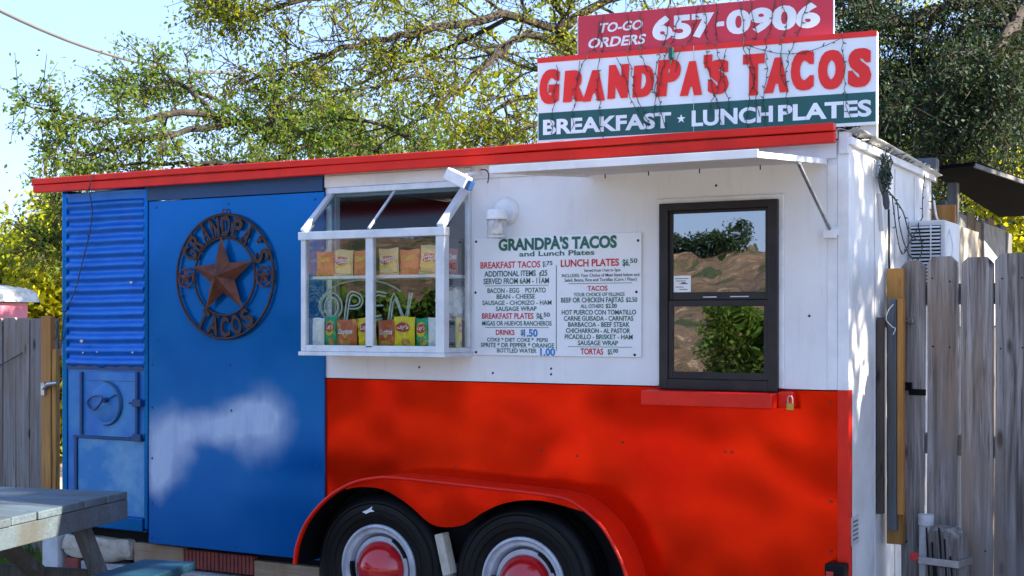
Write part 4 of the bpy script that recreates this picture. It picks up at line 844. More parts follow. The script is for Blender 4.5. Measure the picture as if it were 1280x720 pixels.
# icicle string lights over both signs
def string_lights(name, label, paths, every=.055, r=.0022, frame=None, loc=None, seed=1, group=None):
    rr = random.Random(seed)
    p0 = paths[0][0]; loc = loc or p0
    if frame is not None: loc = tuple(frame @ Vector(loc))
    t = thing(name, label, 'string lights', loc, 0, group)
    c = MB(); b = MB()
    for path in paths:
        c.tube(path, r, 4)
        acc = 0
        for i in range(len(path)-1):
            a = Vector(path[i]); d = Vector(path[i+1])-a; L = d.length; s = every-acc if every > acc else 0
            while s < L:
                p = a+d*(s/L); q = Vector((rr.uniform(-1,1), -abs(rr.uniform(.1,.6)), rr.uniform(-.6,1))).normalized()*rr.uniform(.012,.021)
                b.tube([p, p+q*.5, p+q], [.0024,.0028,.0010], 5); s += every
            acc = (acc+L) % every
    c.build('cable', 'wire', t, frame=frame); b.build('bulbs', 'bulb', t, frame=frame, kind='stuff')
    return t
rr = random.Random(21); paths = []
mainp = [(-.02,-.012,.26)]
def strand(u0, top, bot, drift, amp=.018):
    v = top; u = u0; p = [(u, -.012, v)]
    while v > bot:
        v -= rr.uniform(.018, .034); u += drift*.026+rr.uniform(-amp, amp)*.7; p.append((u, -.010+rr.uniform(-.006,.002), v))
    return p
def yoff(p):   # the phone board stands further back than the sign box
    return [(a, (b if c < .41 else b+.052), c) for a, b, c in p]
for u0, top, bot, dr in [(.10,.36,.05,.1),(.30,.555,.30,-.45),(.32,.59,.02,.05),(.43,.58,.05,.25),(.50,.585,.30,.2),(.56,.30,.05,.12),(.62,.59,.20,.0),(.68,.585,.04,-.1),(.78,.585,.30,-.35),(.80,.59,.04,.15),(.86,.59,.10,.28),(.97,.592,.06,.22),(1.02,.592,.02,-.02),(1.13,.592,.02,.02),(1.16,.592,.06,.1),(1.29,.595,.20,-.3),(1.42,.40,.03,.18),(.22,.37,.06,-.25),(.40,.37,.02,.35),(.92,.37,.08,-.2)]:
    paths.append(yoff(strand(u0, top, bot, dr)))
paths.append([(u, -.012, .385-.06*abs(math.sin((u-1.0)*7))*(u > 1.0)) for u in [1.0+.03*i for i in range(15)]])
string_lights('icicle_lights', 'dark green mini light strands hanging down over the two roof signs', paths, .045, .0017, frame=SM, seed=3)
mb = MB(); mb.box(.655,.675,-.03,-.005,.345,.395); mb.tube([(.665,-.018,.345),(.66,-.02,.32)], .004, 6); o = mb.build('plug_connector', 'signgreen', None, frame=SM, bevel=.003)
tag(o, 'dark green plug connector hanging at the top edge of the taco sign', 'plug')
# strand on the corrugated panel
p = [(-2.52,-.095,2.318),(-2.54,-.10,2.24),(-2.58,-.04,2.14),(-2.60,-.035,2.03),(-2.63,-.035,1.93),(-2.67,-.035,1.82),(-2.70,-.035,1.73),(-2.74,-.035,1.65),(-2.78,-.035,1.60),(-2.81,-.03,1.52),(-2.83,-.02,1.44),(-2.86,.0,1.38)]
string_lights('string_lights', 'thin dark light string hanging down the blue corrugated tin', [smoothline(p, 3)], .09, .003, seed=5)
# bundle at the side wall
def SW(y, z, o=.02): return (1.54+o, y, z)
rr = random.Random(8); bund = []
for k in range(9):
    y, z = .47+rr.uniform(-.03,.03), 2.19+rr.uniform(-.03,.03); pth = []
    for i in range(14): pth.append(SW(y+.045*math.sin(i*1.3+k)+rr.uniform(-.01,.01), z+.05*math.cos(i*1.1+k*2)-.004*i, .02+rr.uniform(0,.04)))
    bund.append(smoothline(pth, 2))
bund.append(smoothline([SW(.55,2.10),SW(.66,2.06,.04),SW(.72,1.96,.04),SW(.80,1.86,.05),SW(.90,1.80,.07),SW(1.0,1.86,.08),SW(1.06,1.98,.05),SW(1.15,2.02,.05),SW(1.25,2.12,.03),SW(1.30,2.24,.03)], 4))
bund.append(smoothline([SW(.60,2.10),SW(.74,2.02,.05),SW(.88,1.93,.05),SW(1.02,1.90,.08),SW(1.2,1.98,.08),SW(1.38,2.10,.05),SW(1.42,2.22,.04)], 4))
bund.append(smoothline([SW(.62,2.08,.03),SW(.68,1.90,.04),SW(.78,1.83,.04),SW(.86,1.88,.05),SW(.98,1.95,.06)], 4))
string_lights('light_bundle', 'tangled green light strings bunched on the white end wall', bund, .07, .003, seed=9)
mb = MB(); mb.tube(smoothline([SW(.60,2.02),SW(.63,1.90,.015),SW(.64,1.80,.012),SW(.66,1.70,.012),SW(.66,1.62,.012),SW(.68,1.50,.012),SW(.70,1.40,.012)], 4), .0055, 6)
tag(mb.build('black_cable', 'blackwire'), 'black cable hanging from the ragged hole in the white end wall', 'cable')
mb = MB(); mb.tube(smoothline([SW(1.42,2.12,.05),SW(1.3,2.02,.09),SW(1.18,1.98,.16),SW(1.10,1.86,.20),SW(1.02,1.74,.18),SW(.96,1.60,.16)], 5), .005, 6)
tag(mb.build('white_cord', 'trim_white'), 'white cord drooping over the air conditioner', 'cord')

# ================================================================ AIR CONDITIONER
ac = thing('air_conditioner', 'white louvred window air conditioner sticking out of the end wall', 'air conditioner', (1.64,1.27,1.60))
mb = MB(); mb.box(1.541,1.712,1.07,1.42,1.60,2.00); mb.build('case', 'side_white', ac, bevel=.008)
mb = MB(); mb.box(1.556,1.690,1.062,1.0695,1.64,1.975); mb.build('grille_recess', 'black', ac)
for k in range(20):
    if k == 0:
        mb = MB(); fr = Matrix.Translation((0,1.058,1.648)) @ Matrix.Rotation(R(35), 4, 'X'); mb.box(1.556,1.690,-.006,.006,-.0015,.0015); lv = mb.build('louvre', 'trim_white', ac, frame=fr)
    else: part(lv, ac, Matrix.Translation((0,0,.0168*k)))
mb = MB(); mb.box(1.646,1.650,1.050,1.064,1.64,1.975); mb.build('grille_bar', 'trim_white', ac)

# ================================================================ SHED BEHIND
sh = thing('shed', 'plank shed with a dark sloping metal roof behind the trailer', 'shed', (1.7,2.9,0))
for k in range(11):
    y0 = 1.72+k*.235; z1 = 2.12+.05*((k*7) % 5)/4
    mb = MB(); mb.box(1.50+random.uniform(-.006,.006),1.525+random.uniform(-.006,.006),y0,y0+.228,.0,z1); mb.build('plank', 'shedwood' if k in (0,1,2,4,5,7) else 'shedgrey', sh, bevel=.003)
mb = MB(); mb.box(1.42,1.64,1.69,1.715,.9,2.12); mb.build('plank', 'newwood', sh, bevel=.003)
mb = MB(); mb.box(1.53,1.58,2.06,2.13,1.0,2.27); mb.build('post', 'shedgrey', sh, bevel=.005)
mb = MB(); mb.box(1.53,1.56,1.86,1.90,1.1,2.16); mb.build('post', 'bluewood', sh, bevel=.005)
mb = MB(); mb.box(1.40,1.54,1.66,1.76,2.235,2.29); mb.build('beam', 'bluewood', sh, bevel=.005)
mb = MB(); mb.box(1.39,1.55,1.66,1.75,2.292,2.36); mb.build('beam', 'bluewood', sh, bevel=.005)
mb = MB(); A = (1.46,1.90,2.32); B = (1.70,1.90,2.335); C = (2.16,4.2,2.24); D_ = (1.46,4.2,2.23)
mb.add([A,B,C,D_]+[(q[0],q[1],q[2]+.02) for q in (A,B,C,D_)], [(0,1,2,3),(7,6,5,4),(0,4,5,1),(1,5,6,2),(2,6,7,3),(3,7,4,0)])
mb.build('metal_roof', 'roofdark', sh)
mb = MB(); mb.beam(B, C, .012, .022); mb.build('roof_edge_strip', 'shedgrey', sh)
mb = MB(); mb.box(1.535,1.55,2.3,2.9,1.5,2.05); mb.build('plastic_sheet', 'stone', sh)
mb = MB(); mb.box(1.53,1.545,3.1,3.9,1.5,2.12); mb.build('plastic_sheet', 'conc', sh)

# ================================================================ RIGHT FENCE / GATE
GA = Vector((1.60,.66)); GB = Vector((2.25,.50)); gd = (GB-GA).normalized(); grz = math.atan2(gd.y, gd.x)
gt = thing('plank_fence', 'weathered grey dog-eared plank fence right of the trailer', 'fence', (1.60,.66,0), grz)
GF = W[gt.name]
def dogear(mb, x0, x1, z1, y0, y1, c=.028, z0=0.02, lean=0.0):
    K = 8; ph = random.uniform(0, 6); wv = random.uniform(.001, .0035); L = []; Rr = []
    for i in range(K+1):
        t = i/K; z = z0+(z1-c-z0)*t; L.append((x0+lean*t+wv*math.sin(t*5+ph)*.7, z)); Rr.append((x1+lean*t+wv*math.sin(t*4+ph*2)*.7, z))
    pts = L+[(x0+c+lean, z1), (x1-c+lean, z1)]+Rr[::-1]; n_ = len(pts)
    off = lambda p: wv*2.2*math.sin((p[1]-z0)*2.1+ph)
    vs = [(p[0], y0+off(p), p[1]) for p in pts]+[(p[0], y1+off(p), p[1]) for p in pts]
    fs = [(i, i+n_, (i+1) % n_+n_, (i+1) % n_) for i in range(n_)]
    for o_ in (0, n_):
        for i in range(K): fs.append((o_+i, o_+i+1, o_+n_-2-i, o_+n_-1-i))
        fs.append((o_+K, o_+K+1, o_+K+2, o_+K+3))
    mb.add(vs, fs)
xs = [(.005,.118,1.795),(.128,.268,1.808),(.279,.422,1.800),(.431,.578,1.812),(.590,.735,1.806),(.745,.885,1.80),(.895,1.04,1.81),(1.05,1.19,1.80),(1.20,1.34,1.805),(1.35,1.49,1.80)]
for k, (a_, b_, z_) in enumerate(xs):
    mb = MB(); j = random.uniform(-.004,.004); dogear(mb, a_+.002, b_-.002, z_, -.018+j, .0+j, lean=random.uniform(-.004,.004)); bo = mb.build('board', 'fence', gt, frame=GF, bevel=.002)
    mb = MB()
    for z in (z_-.10, 1.42, .55):
        for x in (a_+.03, b_-.03): mb.lathe([(0,-.002),(.0035,-.002),(.004,0)], (x+random.uniform(-.005,.005),-.0185+j,z+random.uniform(-.01,.01)), n=6)
    mb.build('nails', 'black', bo, frame=GF, kind='stuff')
for z in (.30, .95, 1.60):
    mb = MB(); mb.box(0,1.5,.008,.045,z,z+.09); mb.build('rail', 'fence', gt, frame=GF, bevel=.003)
mb = MB(); mb.tube([(-.06,-.03,1.525),(.03,-.035,1.53),(.055,-.035,1.53)], .005, 6); mb.box(.05,.075,-.04,-.022,1.52,1.54); mb.box(-.075,-.03,-.035,-.020,1.50,1.55); mb.build('hook_latch', 'steel', gt, frame=GF, bevel=.002)
mb = MB(); mb.box(.02,.065,-.032,-.019,1.225,1.26); mb.box(.05,.13,-.028,-.0225,1.205,1.232); mb.tube([(.025,-.036,1.262),(.045,-.036,1.228)], .006, 6); mb.build('hinge', 'black', gt, frame=GF, bevel=.003)
# studs between trailer and fence
for nm, lab, (x0,x1,y0,y1,z0,z1), m_ in (
 ('wood_stud','orange lumber stud, tallest, against the white end wall',(1.552,1.625,.595,.635,.55,1.76),'newwood'),
 ('wood_stud','grey blue upright stud carrying the hook latch',(1.575,1.612,.515,.553,.62,1.625),'bluewood'),
 ('wood_stud','short orange stud glowing in sun beside the grey blue stud',(1.614,1.640,.52,.56,.69,1.625),'newwood'),
 ('wood_stud','short dark brown plank nearest the trailer corner',(1.548,1.573,.43,.475,.70,1.545),'brownwood'),
 ):
    mb = MB(); mb.box(x0,x1,y0,y1,z0,z1); tag(mb.build(nm, m_, bevel=.003), lab, 'stud', 'studs between the trailer and the fence')
mb = MB(); mb.tube(smoothline([(1.60,.51,1.60),(1.585,.49,1.575),(1.575,.49,1.535),(1.60,.49,1.505),(1.612,.50,1.495),(1.602,.50,1.47)], 5), .0022, 5)
tag(mb.build('wire_loop', 'trim_white'), 'thin pale wire loop above the hook latch', 'wire')
# pipe and strapped log in front of the fence
mb = MB(); c = GF @ Vector((.165,-.10,0)); mb.lathe([(0,.70),(.032,.70),(.033,.695),(.033,.655),(.029,.652),(.029,.0),(0,0)], tuple(c), axis='z', n=24)
tag(mb.build('vent_pipe', 'whiteblock', smooth=True), 'white capped pipe standing in front of the plank fence', 'pipe')
lg = thing('weathered_post', 'cracked weathered wooden post with a metal band, in front of the fence', 'post', tuple(GF @ Vector((.30,-.12,0))), grz)
mb = rough_box(.200,.345,-.19,-.07,.0,.66,7,.005,4); mb.build('wood', 'fence', lg, frame=GF)
mb = MB()
for x, z0, z1 in ((.225,.44,.66),(.25,.40,.60),(.28,.50,.665),(.305,.38,.62),(.33,.42,.55),(.265,.36,.5)): mb.beam((x,-.197,z0), (x-.012,-.197,z1), .005, .006, up=(0,1,0))
mb.build('crack', 'black', lg, frame=GF)
mb = MB(); mb.box(.18,.355,-.206,-.198,.505,.535); mb.box(.347,.355,-.1975,-.06,.505,.535); mb.build('metal_band', 'steel', lg, frame=GF, bevel=.002)
mb = MB(); mb.box(.145,.179,-.21,-.196,.515,.55); mb.build('red_tip', 'hub', lg, frame=GF, bevel=.003)

# ================================================================ LEFT FENCE
lf = thing('board_fence', 'pale weathered board fence left of the trailer', 'fence', (-4.2,.86,0))
first = None
for k in range(15):
    a_ = -3.80-.128*k-.118
    mb = MB(); dogear(mb, a_, a_+.118+random.uniform(-.003,.006), 1.555+random.uniform(-.012,.012), .85, .868, .012, lean=random.uniform(-.005,.005)); mb.build('board', 'fence_l', lf, bevel=.002)
for z in (.35,1.3):
    mb = MB(); mb.box(-5.75,-3.70,.869,.905,z,z+.085); mb.build('rail', 'fence_l', lf)
gp = thing('gate_post', 'orange treated lumber post at the left end of the trailer', 'post', (-3.70,.72,0))
mb = MB(); mb.box(-3.785,-3.70,.70,.74,0,1.56); mb.build('post', 'newwood', gp, bevel=.004)
mb = MB(); mb.box(-3.70,-3.665,.71,.745,0,1.35); mb.build('backing_strip', 'newwood', gp, bevel=.004)
mb = MB(); mb.tube([(-3.75,.69,1.10),(-3.69,.67,1.13),(-3.60,.66,1.14)], [.014,.014,.010], 8); mb.box(-3.765,-3.735,.68,.699,1.06,1.14); mb.build('gate_latch', 'steel', gp)
string_lights('fence_lights', 'dark light string drooping over the left board fence', [smoothline([(-3.76,.84,1.54),(-3.80,.83,1.50),(-3.78,.83,1.45),(-3.81,.83,1.40),(-3.86,.83,1.36)], 3), smoothline([(-4.10,.83,1.32),(-4.3,.83,1.24),(-4.5,.83,1.18),(-4.8,.83,1.14),(-5.1,.83,1.15)], 4)], .10, .004, seed=12)

# ================================================================ BLOCKS UNDER THE TRAILER
def blk(name, mb, m_, label, cat, **k): tag(mb.build(name, m_, **k), label, cat)
blk('limestone_block', rough_box(-2.86,-2.345,.0,.30,.222,.345,8,.010,3), 'stone', 'rough pale limestone block under the left corner of the trailer', 'stone', smooth=True, angle=50)
mb = MB(); mb.box(-2.335,-1.985,.02,.25,.228,.335); blk('timber_block', mb, 'timber', 'short brown timber block between the limestone and the ribbed bricks', 'wood block', bevel=.006)
def ribbed(x0, x1, label):
    mb = MB(); n = 9; w = (x1-x0)/n; mb.box(x0,x1,.03,.13,.228,.325)
    for k in range(n): mb.box(x0+k*w+.15*w,x0+k*w+.8*w,.022,.0295,.229,.324)
    blk('ribbed_brick', mb, 'brick', label, 'brick', bevel=.003)
ribbed(-1.975,-1.748,'ribbed red brick beside the brown timber block'); ribbed(-1.742,-1.517,'ribbed red brick beside the yellow lumber')
mb = MB(); mb.box(-1.510,-1.10,.02,.11,.215,.305); blk('lumber_block', mb, 'timber', 'yellowish lumber piece lying beside the wheel fender', 'wood block', bevel=.005)
for x0, x1, lab in ((-2.10,-1.68,'grey concrete block below the ribbed bricks, left one'),(-1.672,-1.22,'grey concrete block beside the left tyre')):
    mb = MB(); mb.box(x0,x1,-.03,.17,0,.214); blk('concrete_block', mb, 'conc', lab, 'concrete block', bevel=.006)
blk('rubble_block', rough_box(-2.34,-2.115,.0,.2,.0,.215,6,.008,5), 'brick', 'dark reddish rubble block under the brown timber block', 'rubble', smooth=True)
mb = MB(); mb.box(-2.72,-2.36,.01,.2,.10,.205); blk('concrete_block', mb, 'conc', 'grey block under the limestone, behind the table leg', 'concrete block', bevel=.006)
mb = MB(); mb.box(-2.83,-2.73,.0,.2,.12,.215); blk('red_brick', mb, 'brick', 'plain red brick under the limestone beside the pale block', 'brick', bevel=.004)
mb = MB(); mb.box(-2.83,-2.36,.01,.2,.0,.098); blk('concrete_block', mb, 'conc', 'lowest grey block on the ground behind the picnic table', 'concrete block', bevel=.006)
mb = MB(); mb.box(-2.985,-2.865,-.02,.18,.0,.335); blk('painted_block', mb, 'whiteblock', 'tall pale painted block at the left end of the trailer', 'block', bevel=.006)
for x0, x1, s in ((-.36,-.20,3),):
    mb = rough_box(-.325,-.255,-.10,.0,.0,.40,5,.006,8); blk('block_chip', mb, 'conc', 'grey broken block wedged upright between the two tyres', 'block')
fr = Matrix.Translation((-.275,-.13,.47)) @ Matrix.Rotation(R(-14), 4, 'Y')
mb = MB(); mb.box(-.022,.022,-.03,.03,-.10,.09); tag(mb.build('wood_wedge', 'stone', frame=fr, bevel=.004), 'pale wooden wedge tilted between the two tyres', 'wedge')

# ================================================================ PICNIC TABLE
TA = (-1.534,-.841); e_ = Vector((.222,-.975)); p_ = Vector((-.975,-.222))
tb = thing('picnic_table', 'grey picnic table with a blue bench at the left front', 'picnic table', (TA[0], TA[1], 0), 0)
TF = Matrix(((e_.x, p_.x, 0, TA[0]), (e_.y, p_.y, 0, TA[1]), (0,0,1,0), (0,0,0,1)))
tb_rot = None
for k in range(9):
    u0 = .0+.171*k; mb = MB(); vj = random.uniform(-.006,.01)
    mb.box(u0,u0+.163,vj,.72+random.uniform(-.01,.01),.718,.752); pk2 = mb.build('top_plank', 'tablewood', tb, frame=TF, bevel=.005)
# end board under the plank ends
mb = MB(); mb.box(-.005,1.56,.004,.042,.628,.716); mb.build('apron', 'tablewood', tb, frame=TF, bevel=.004)
mb = MB(); mb.box(-.005,1.56,.66,.698,.628,.716); mb.build('apron', 'tablewood', tb, frame=TF, bevel=.004)
for u in (.12,1.35):
    mb = MB(); mb.box(u,u+.04,.05,.65,.63,.716); mb.build('cleat', 'tableleg', tb, frame=TF, bevel=.004)
    s_ = .045 if u < 1 else -.045
    for v0, v1 in ((.16,-.14),(.54,.84)):
        mb = MB(); mb.beam((u+s_+.02,v0,.70), (u+s_+.02,v1,.02), .04, .09, up=(1,0,0)); mb.build('leg', 'tableleg', tb, frame=TF, bevel=.004)
    mb = MB(); mb.box(u,u+.04,-.34,1.02,.335,.415); mb.build('cross_brace', 'tableleg', tb, frame=TF, bevel=.004)
for a_, b_ in (((.17,.36,.40),(.62,.36,.70)), ((1.30,.36,.40),(.90,.36,.70))):
    mb = MB(); mb.beam(a_, b_, .04, .085, up=(0,1,0)) if False else mb.beam(a_, b_, .085, .045); mb.build('diagonal_brace', 'tableleg', tb, frame=TF, bevel=.004)
for v0, v1 in ((-.36,-.10),(.66,.92)):
    mb = MB(); mb.box(.03,1.5,v0,v1,.418,.455); mb.build('bench_seat', 'bench' if v0 < 0 else 'tablewood', tb, frame=TF, bevel=.005)

# ================================================================ FAR LEFT: PINK SHED AND CABLES
ps = thing('pink_shed', 'small pink shed with a curved grey roof beyond the left fence', 'shed', (-8.65,3.1,0), R(8))
PF = W[ps.name]
for k in range(8):
    mb = MB(); mb.box(-1.3,1.3,-.02,.0,.0+.213*k,.209+.213*k); mb.build('siding_board', paint('pink_paint', (.62,.20,.30), (.55,.17,.26), .6) if k == 0 else bpy.data.materials['pink_paint'], ps, frame=PF)
mb = MB(); mb.box(-1.29,1.29,.001,.6,0,1.70); mb.build('wall', bpy.data.materials['pink_paint'], ps, frame=PF)
mb = MB(); mb.prism([(1.35*math.cos(R(a)), 1.71+.20*math.sin(R(a))**.5) for a in range(0,181,12)], -.08, .7); mb.build('roof', 'roof', ps, frame=PF)
def cable(name, a, b, sag, r, label, m_='cablegrey'):
    a = Vector(a); b = Vector(b); mb = MB(); mb.tube([a.lerp(b, t)-Vector((0,0,sag*4*t*(1-t))) for t in [i/24 for i in range(25)]], r, 6); tag(mb.build(name, m_), label, 'cable')
cable('overhead_cable', (-6.274, 2.046, 4.241), (-7.335, 7.163, 4.476), .25, .016, 'pale twisted overhead cable crossing the sky at upper left')
cable('telephone_wire', (-21.929, 15.152, 3.436), (-16.661, 18.024, 3.559), .2, .014, 'thin dark wire, upper of two, low in the sky at left', 'blackwire')
cable('telephone_wire', (-21.929, 15.152, 3.065), (-16.661, 18.024, 3.224), .2, .014, 'thin dark wire, lower of two, low in the sky at left', 'blackwire')

# ================================================================ TREES
def leaves_mesh(name, P_, size, mat, parent, asp=.5, seed=0):
    n = len(P_); r = np.random.default_rng(seed)
    P_ = np.asarray(P_); s = size*r.uniform(.6, 1.35, n)[:, None]
    d = r.normal(size=(n, 3)); d[:, 2] -= .2; d /= np.linalg.norm(d, axis=1)[:, None]
    q = r.normal(size=(n, 3)); w = np.cross(d, q); w /= np.linalg.norm(w, axis=1)[:, None]; nn = np.cross(d, w)
    v = np.empty((n, 4, 3)); v[:, 0] = P_; v[:, 1] = P_+d*s*.5+w*s*asp*.5+nn*s*.08; v[:, 2] = P_+d*s; v[:, 3] = P_+d*s*.5-w*s*asp*.5+nn*s*.08
    me = bpy.data.meshes.new(name); me.vertices.add(4*n); me.vertices.foreach_set('co', v.reshape(-1).astype(np.float32))
    me.loops.add(4*n); me.loops.foreach_set('vertex_index', np.arange(4*n, dtype=np.int32)); me.polygons.add(n)
    me.polygons.foreach_set('loop_start', np.arange(0, 4*n, 4, dtype=np.int32)); me.polygons.foreach_set('loop_total', np.full(n, 4, dtype=np.int32))
    me.update(calc_edges=True); me.materials.append(M[mat])
    o = bpy.data.objects.new(name, me); COL.objects.link(o)
    if parent: o.parent = parent; o.matrix_local = W[parent.name].inverted(); 
    o['kind'] = 'stuff'
    return o
def rv(r, s=1): return Vector((r.gauss(0, s), r.gauss(0, s), r.gauss(0, s)))
def tree(name, label, cat, base, limbs, seed, leaf='leaf', lsize=.055, nsub=10, sublen=1.1, ntwig=6, twiglen=.42, nleaf=16, droop=.1, start=.25, group=None, asp=.5, spread=.05, taper=.45, bare=.0):
    r = random.Random(seed); t = thing(name, label, cat, base, 0, group)
    trunk = MB(); br = MB(); LP = []
    for li, (pts, r0) in enumerate(limbs):
        if .05 < pts[0][2] < 2.3: pts = [(pts[0][0]+.1, pts[0][1], -.05)]+list(pts)     # every stem starts in the ground
        path = smoothline([tuple(p) for p in pts], 5); path = [Vector(p)+rv(r, r0*.25) for p in path]; k = len(path)
        rad = [r0*(1-.82*i/(k-1)) for i in range(k)]
        trunk.tube(path, rad, 8)
        L = sum((path[i+1]-path[i]).length for i in range(k-1)); ns = max(2, int(nsub*L))
        for s in range(ns):
            f = start+(1-start)*((s+r.random())/ns); i = min(int(f*(k-1)), k-2); p = path[i].lerp(path[i+1], f*(k-1)-i)
            d = (path[i+1]-path[i]).normalized(); o = rv(r); o -= d*o.dot(d)*.8; dr = (d*r.uniform(.3,1.1)+o.normalized()*r.uniform(.5,1.0)); dr.z -= droop*.5; dr.normalize()
            ln = sublen*r.uniform(.45,1.15)*(1.1-taper*f); q = p.copy(); sp = [q.copy()]; nseg = 6
            for j in range(nseg): dr = (dr+rv(r,.22)+Vector((0,0,-droop*.25))).normalized(); q = q+dr*ln/nseg; sp.append(q.copy())
            rb = max(rad[i]*.38, .008)
            br.tube(sp, [rb*(1-.8*j/nseg) for j in range(nseg+1)], 5, caps=False)
            isbare = r.random() < bare
            for w in range(ntwig):
                g_ = r.uniform(.15,1)*nseg; j = min(int(g_), nseg-1); a = sp[j].lerp(sp[j+1], g_-j); dd = (sp[j+1]-sp[j]).normalized()
                td = (dd*r.uniform(.2,1)+rv(r,.6)).normalized(); tl = twiglen*r.uniform(.5,1.2); b1 = a+td*tl*.5+rv(r,.03*tl); b2 = a+td*tl+rv(r,.06)+Vector((0,0,-droop*.15))
                br.tube([a,b1,b2], [.005,.0035,.0018], 3, caps=False)
                if isbare: continue
                for q_ in range(nleaf):
                    h = r.uniform(.12,1.05); c = a.lerp(b1, h*2) if h < .5 else b1.lerp(b2, (h-.5)*2)
                    LP.append(tuple(c+rv(r, spread)))
    trunk.build('trunk', 'bark', t, smooth=True); b = br.build('branches', 'bark', t); b['kind'] = 'stuff'
    leaves_mesh('crown', LP, lsize, leaf, t, asp, seed)
    return t, len(LP)
YL = []
t, n = tree('oak_tree', 'live oak behind the trailer whose limbs reach far left over the roof', 'tree', (-2.4, 4.0, 0), LEFT_OAK, 11, 'leafblue', .038, nsub=7.5, sublen=.46, ntwig=9, twiglen=.24, nleaf=18, spread=.03, taper=.85, group='oak trees behind the trailer', start=.22); YL.append(n)
t, n = tree('oak_tree', 'big oak with crooked dark limbs behind the roof sign', 'tree', (-.2, 6.9, 0), BIG_OAK, 5, 'leaf', .042, nsub=5.6, sublen=1.0, ntwig=10, twiglen=.36, nleaf=21, spread=.04, taper=.85, group='oak trees behind the trailer', start=.12, bare=.16); YL.append(n)
t, n = tree('cedar_tree', 'dark dense evergreen at the upper right behind the shed', 'tree', (3.6, 8.2, 0), DARK_TREE, 9, 'cedar', .036, nsub=10, sublen=1.1, ntwig=14, twiglen=.34, nleaf=26, start=.15, droop=.3, asp=.55); YL.append(n)
t, n = tree('leafy_bush', 'bright yellow green sunlit bush above the left fence', 'bush', (-8.0, 4.4, 0), LEFT_BUSH, 4, 'yleaf', .085, nsub=13, sublen=.7, ntwig=10, twiglen=.32, nleaf=14, start=.0, asp=.6); YL.append(n)
t, n = tree('young_tree', 'small drooping green tree just left of the corrugated tin', 'tree', (-5.2, 3.2, 0), DROOP, 14, 'leafblue', .045, nsub=6, sublen=.45, ntwig=7, twiglen=.24, nleaf=9, start=.6); YL.append(n)
t, n = tree('sunlit_trees', 'yellow green sunlit foliage seen under the cedar at far right', 'trees', (2.0, 13.5, 0), RIGHT_YELLOW, 6, 'yleaf', .10, nsub=8, sublen=1.3, ntwig=9, twiglen=.5, nleaf=14, start=.0, asp=.6, bare=.1); YL.append(n)
t, n = tree('background_trees', 'green trees farther back, seen through gaps between the oak limbs', 'trees', (-3, 13, 0), CENTRE_BACK, 16, 'leaf', .12, nsub=4, sublen=1.5, ntwig=8, twiglen=.55, nleaf=9, start=.25, asp=.6, bare=.1); YL.append(n)
# tree off to the right, standing between the trailer and the sun: its gaps dapple the end wall
st = [([(9.2,3.2,0),(8.9,3.0,2.4),(8.4,2.7,4.2),(7.8,2.3,6.2)],.2)]
for q in range(11):
    a = 2*math.pi*q/11+.2; zz = 3.3+1.9*((q*5) % 11)/11
    st.append(([(8.6,2.8,2.6+.2*(q % 5)), (7.9+1.1*math.cos(a), 2.1+1.2*math.sin(a), zz-.3), (7.3+2.2*math.cos(a), 1.5+2.3*math.sin(a), zz+.3)], .06))
t, n = tree('shade_tree', 'tree to the right of the fence, outside the view, shading the end wall', 'tree', (9.2, 3.2, 0), st, 31, 'leaf', .14, nsub=9, sublen=1.1, ntwig=7, twiglen=.45, nleaf=10, start=.1); YL.append(n)
print('leaves', YL)

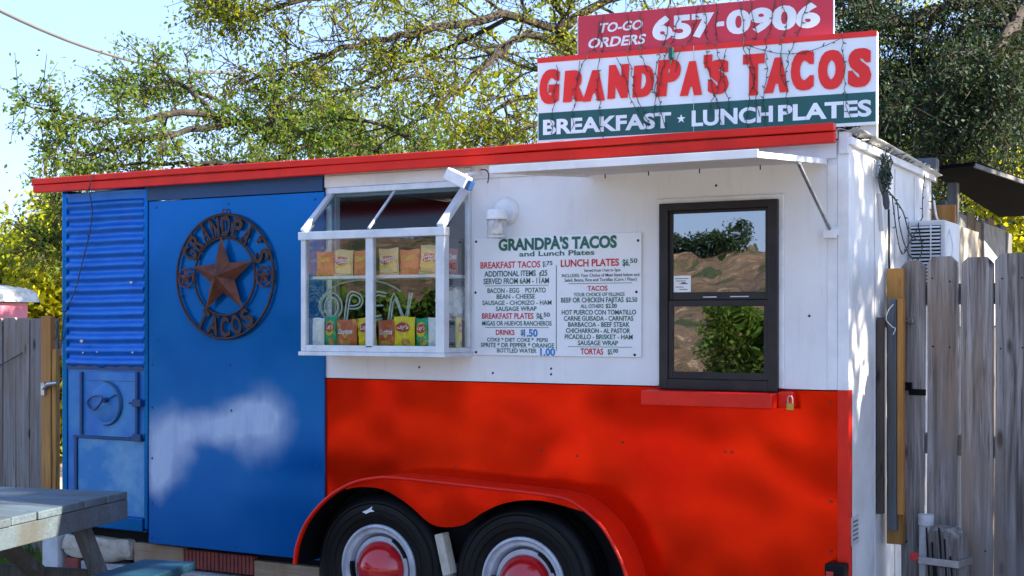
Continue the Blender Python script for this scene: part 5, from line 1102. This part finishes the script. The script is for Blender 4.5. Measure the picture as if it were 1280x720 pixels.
# ================================================================ ACROSS THE LOT (seen only in the reflections)
def hillmat():
    m, n, b = newmat('brown_rocky_hillside'); v = coords(n, (1,1,1.6), False)
    c = mixc(n, ramp(n, noise(n, v, .35, 8, .7), .42, .58), (.25,.165,.11), (.16,.11,.07))
    c = mixc(n, ramp(n, noise(n, v, 1.6, 8, .7), .57, .62), c, (.42,.32,.22))
    c = mixc(n, ramp(n, noise(n, v, .6, 8, .7), .52, .58), c, (.045,.07,.02))
    n.links.new(c, b.inputs['Base Color']); b.inputs['Roughness'].default_value = .95; bump(n, b, noise(n, v, 1.2, 8, .7), .8); return m
M['hill'] = hillmat()
from mathutils import noise as mnoise
g = MB(); nx_, ny_ = 150, 40; vs = []
for j in range(ny_+1):
    y = -28-26*j/ny_
    for i in range(nx_+1):
        x = -75+120*i/nx_; t_ = j/ny_; w_ = mnoise.fractal(Vector((x*.12, y*.16, 3.1)), 1, 2, 5)
        vs.append((x, y, -.3+(5.0+.6*math.sin(x*.16+1)+.4*math.sin(x*.43))*min(1, t_*1.5)**.8+1.0*w_*min(1, t_*3)))
g.add(vs, [(j*(nx_+1)+i, j*(nx_+1)+i+1, (j+1)*(nx_+1)+i+1, (j+1)*(nx_+1)+i) for j in range(ny_) for i in range(nx_)])
tag(g.build('hillside', 'hill'), kind='structure')
def hedge(name, label, x0, x1, y, h, n, seed, mat='hedge', size=.12, dep=.8, lift=0):
    t = thing(name, label, 'hedge', ((x0+x1)/2, y, 0)); r = np.random.default_rng(seed)
    x = r.uniform(x0, x1, n); hh = h*(.72+.28*np.abs(np.sin(x*1.7+seed))*np.abs(np.cos(x*.63)))
    z = lift+hh*r.uniform(0.02, 1, n)**.7; yy = y+r.normal(0, dep*.4, n)
    leaves_mesh('foliage', np.stack([x, yy, z], 1), size, mat, t, .6, seed)
    mb = MB()
    for k in range(int((x1-x0)/.9)): mb.tube([(x0+.9*k+.3,y,0),(x0+.9*k+.4,y+.1,h*.8)], [.03,.01], 5)
    mb.build('stems', 'bark', t)['kind'] = 'stuff'
hedge('hedge', 'green hedge in front of the hillside across the lot', -24, -8.6, -19, 2.5, 60000, 2, size=.16)
hedge('hedge', 'lower green hedge near the road across the lot', -6.1, 4, -19, 2.0, 40000, 5, size=.16)
hedge('tree_row', 'dark tree line on top of the brown hillside across the lot', -60, -14.8, -47, 2.5, 90000, 8, 'cedar', .11, 1.5, 3.1)
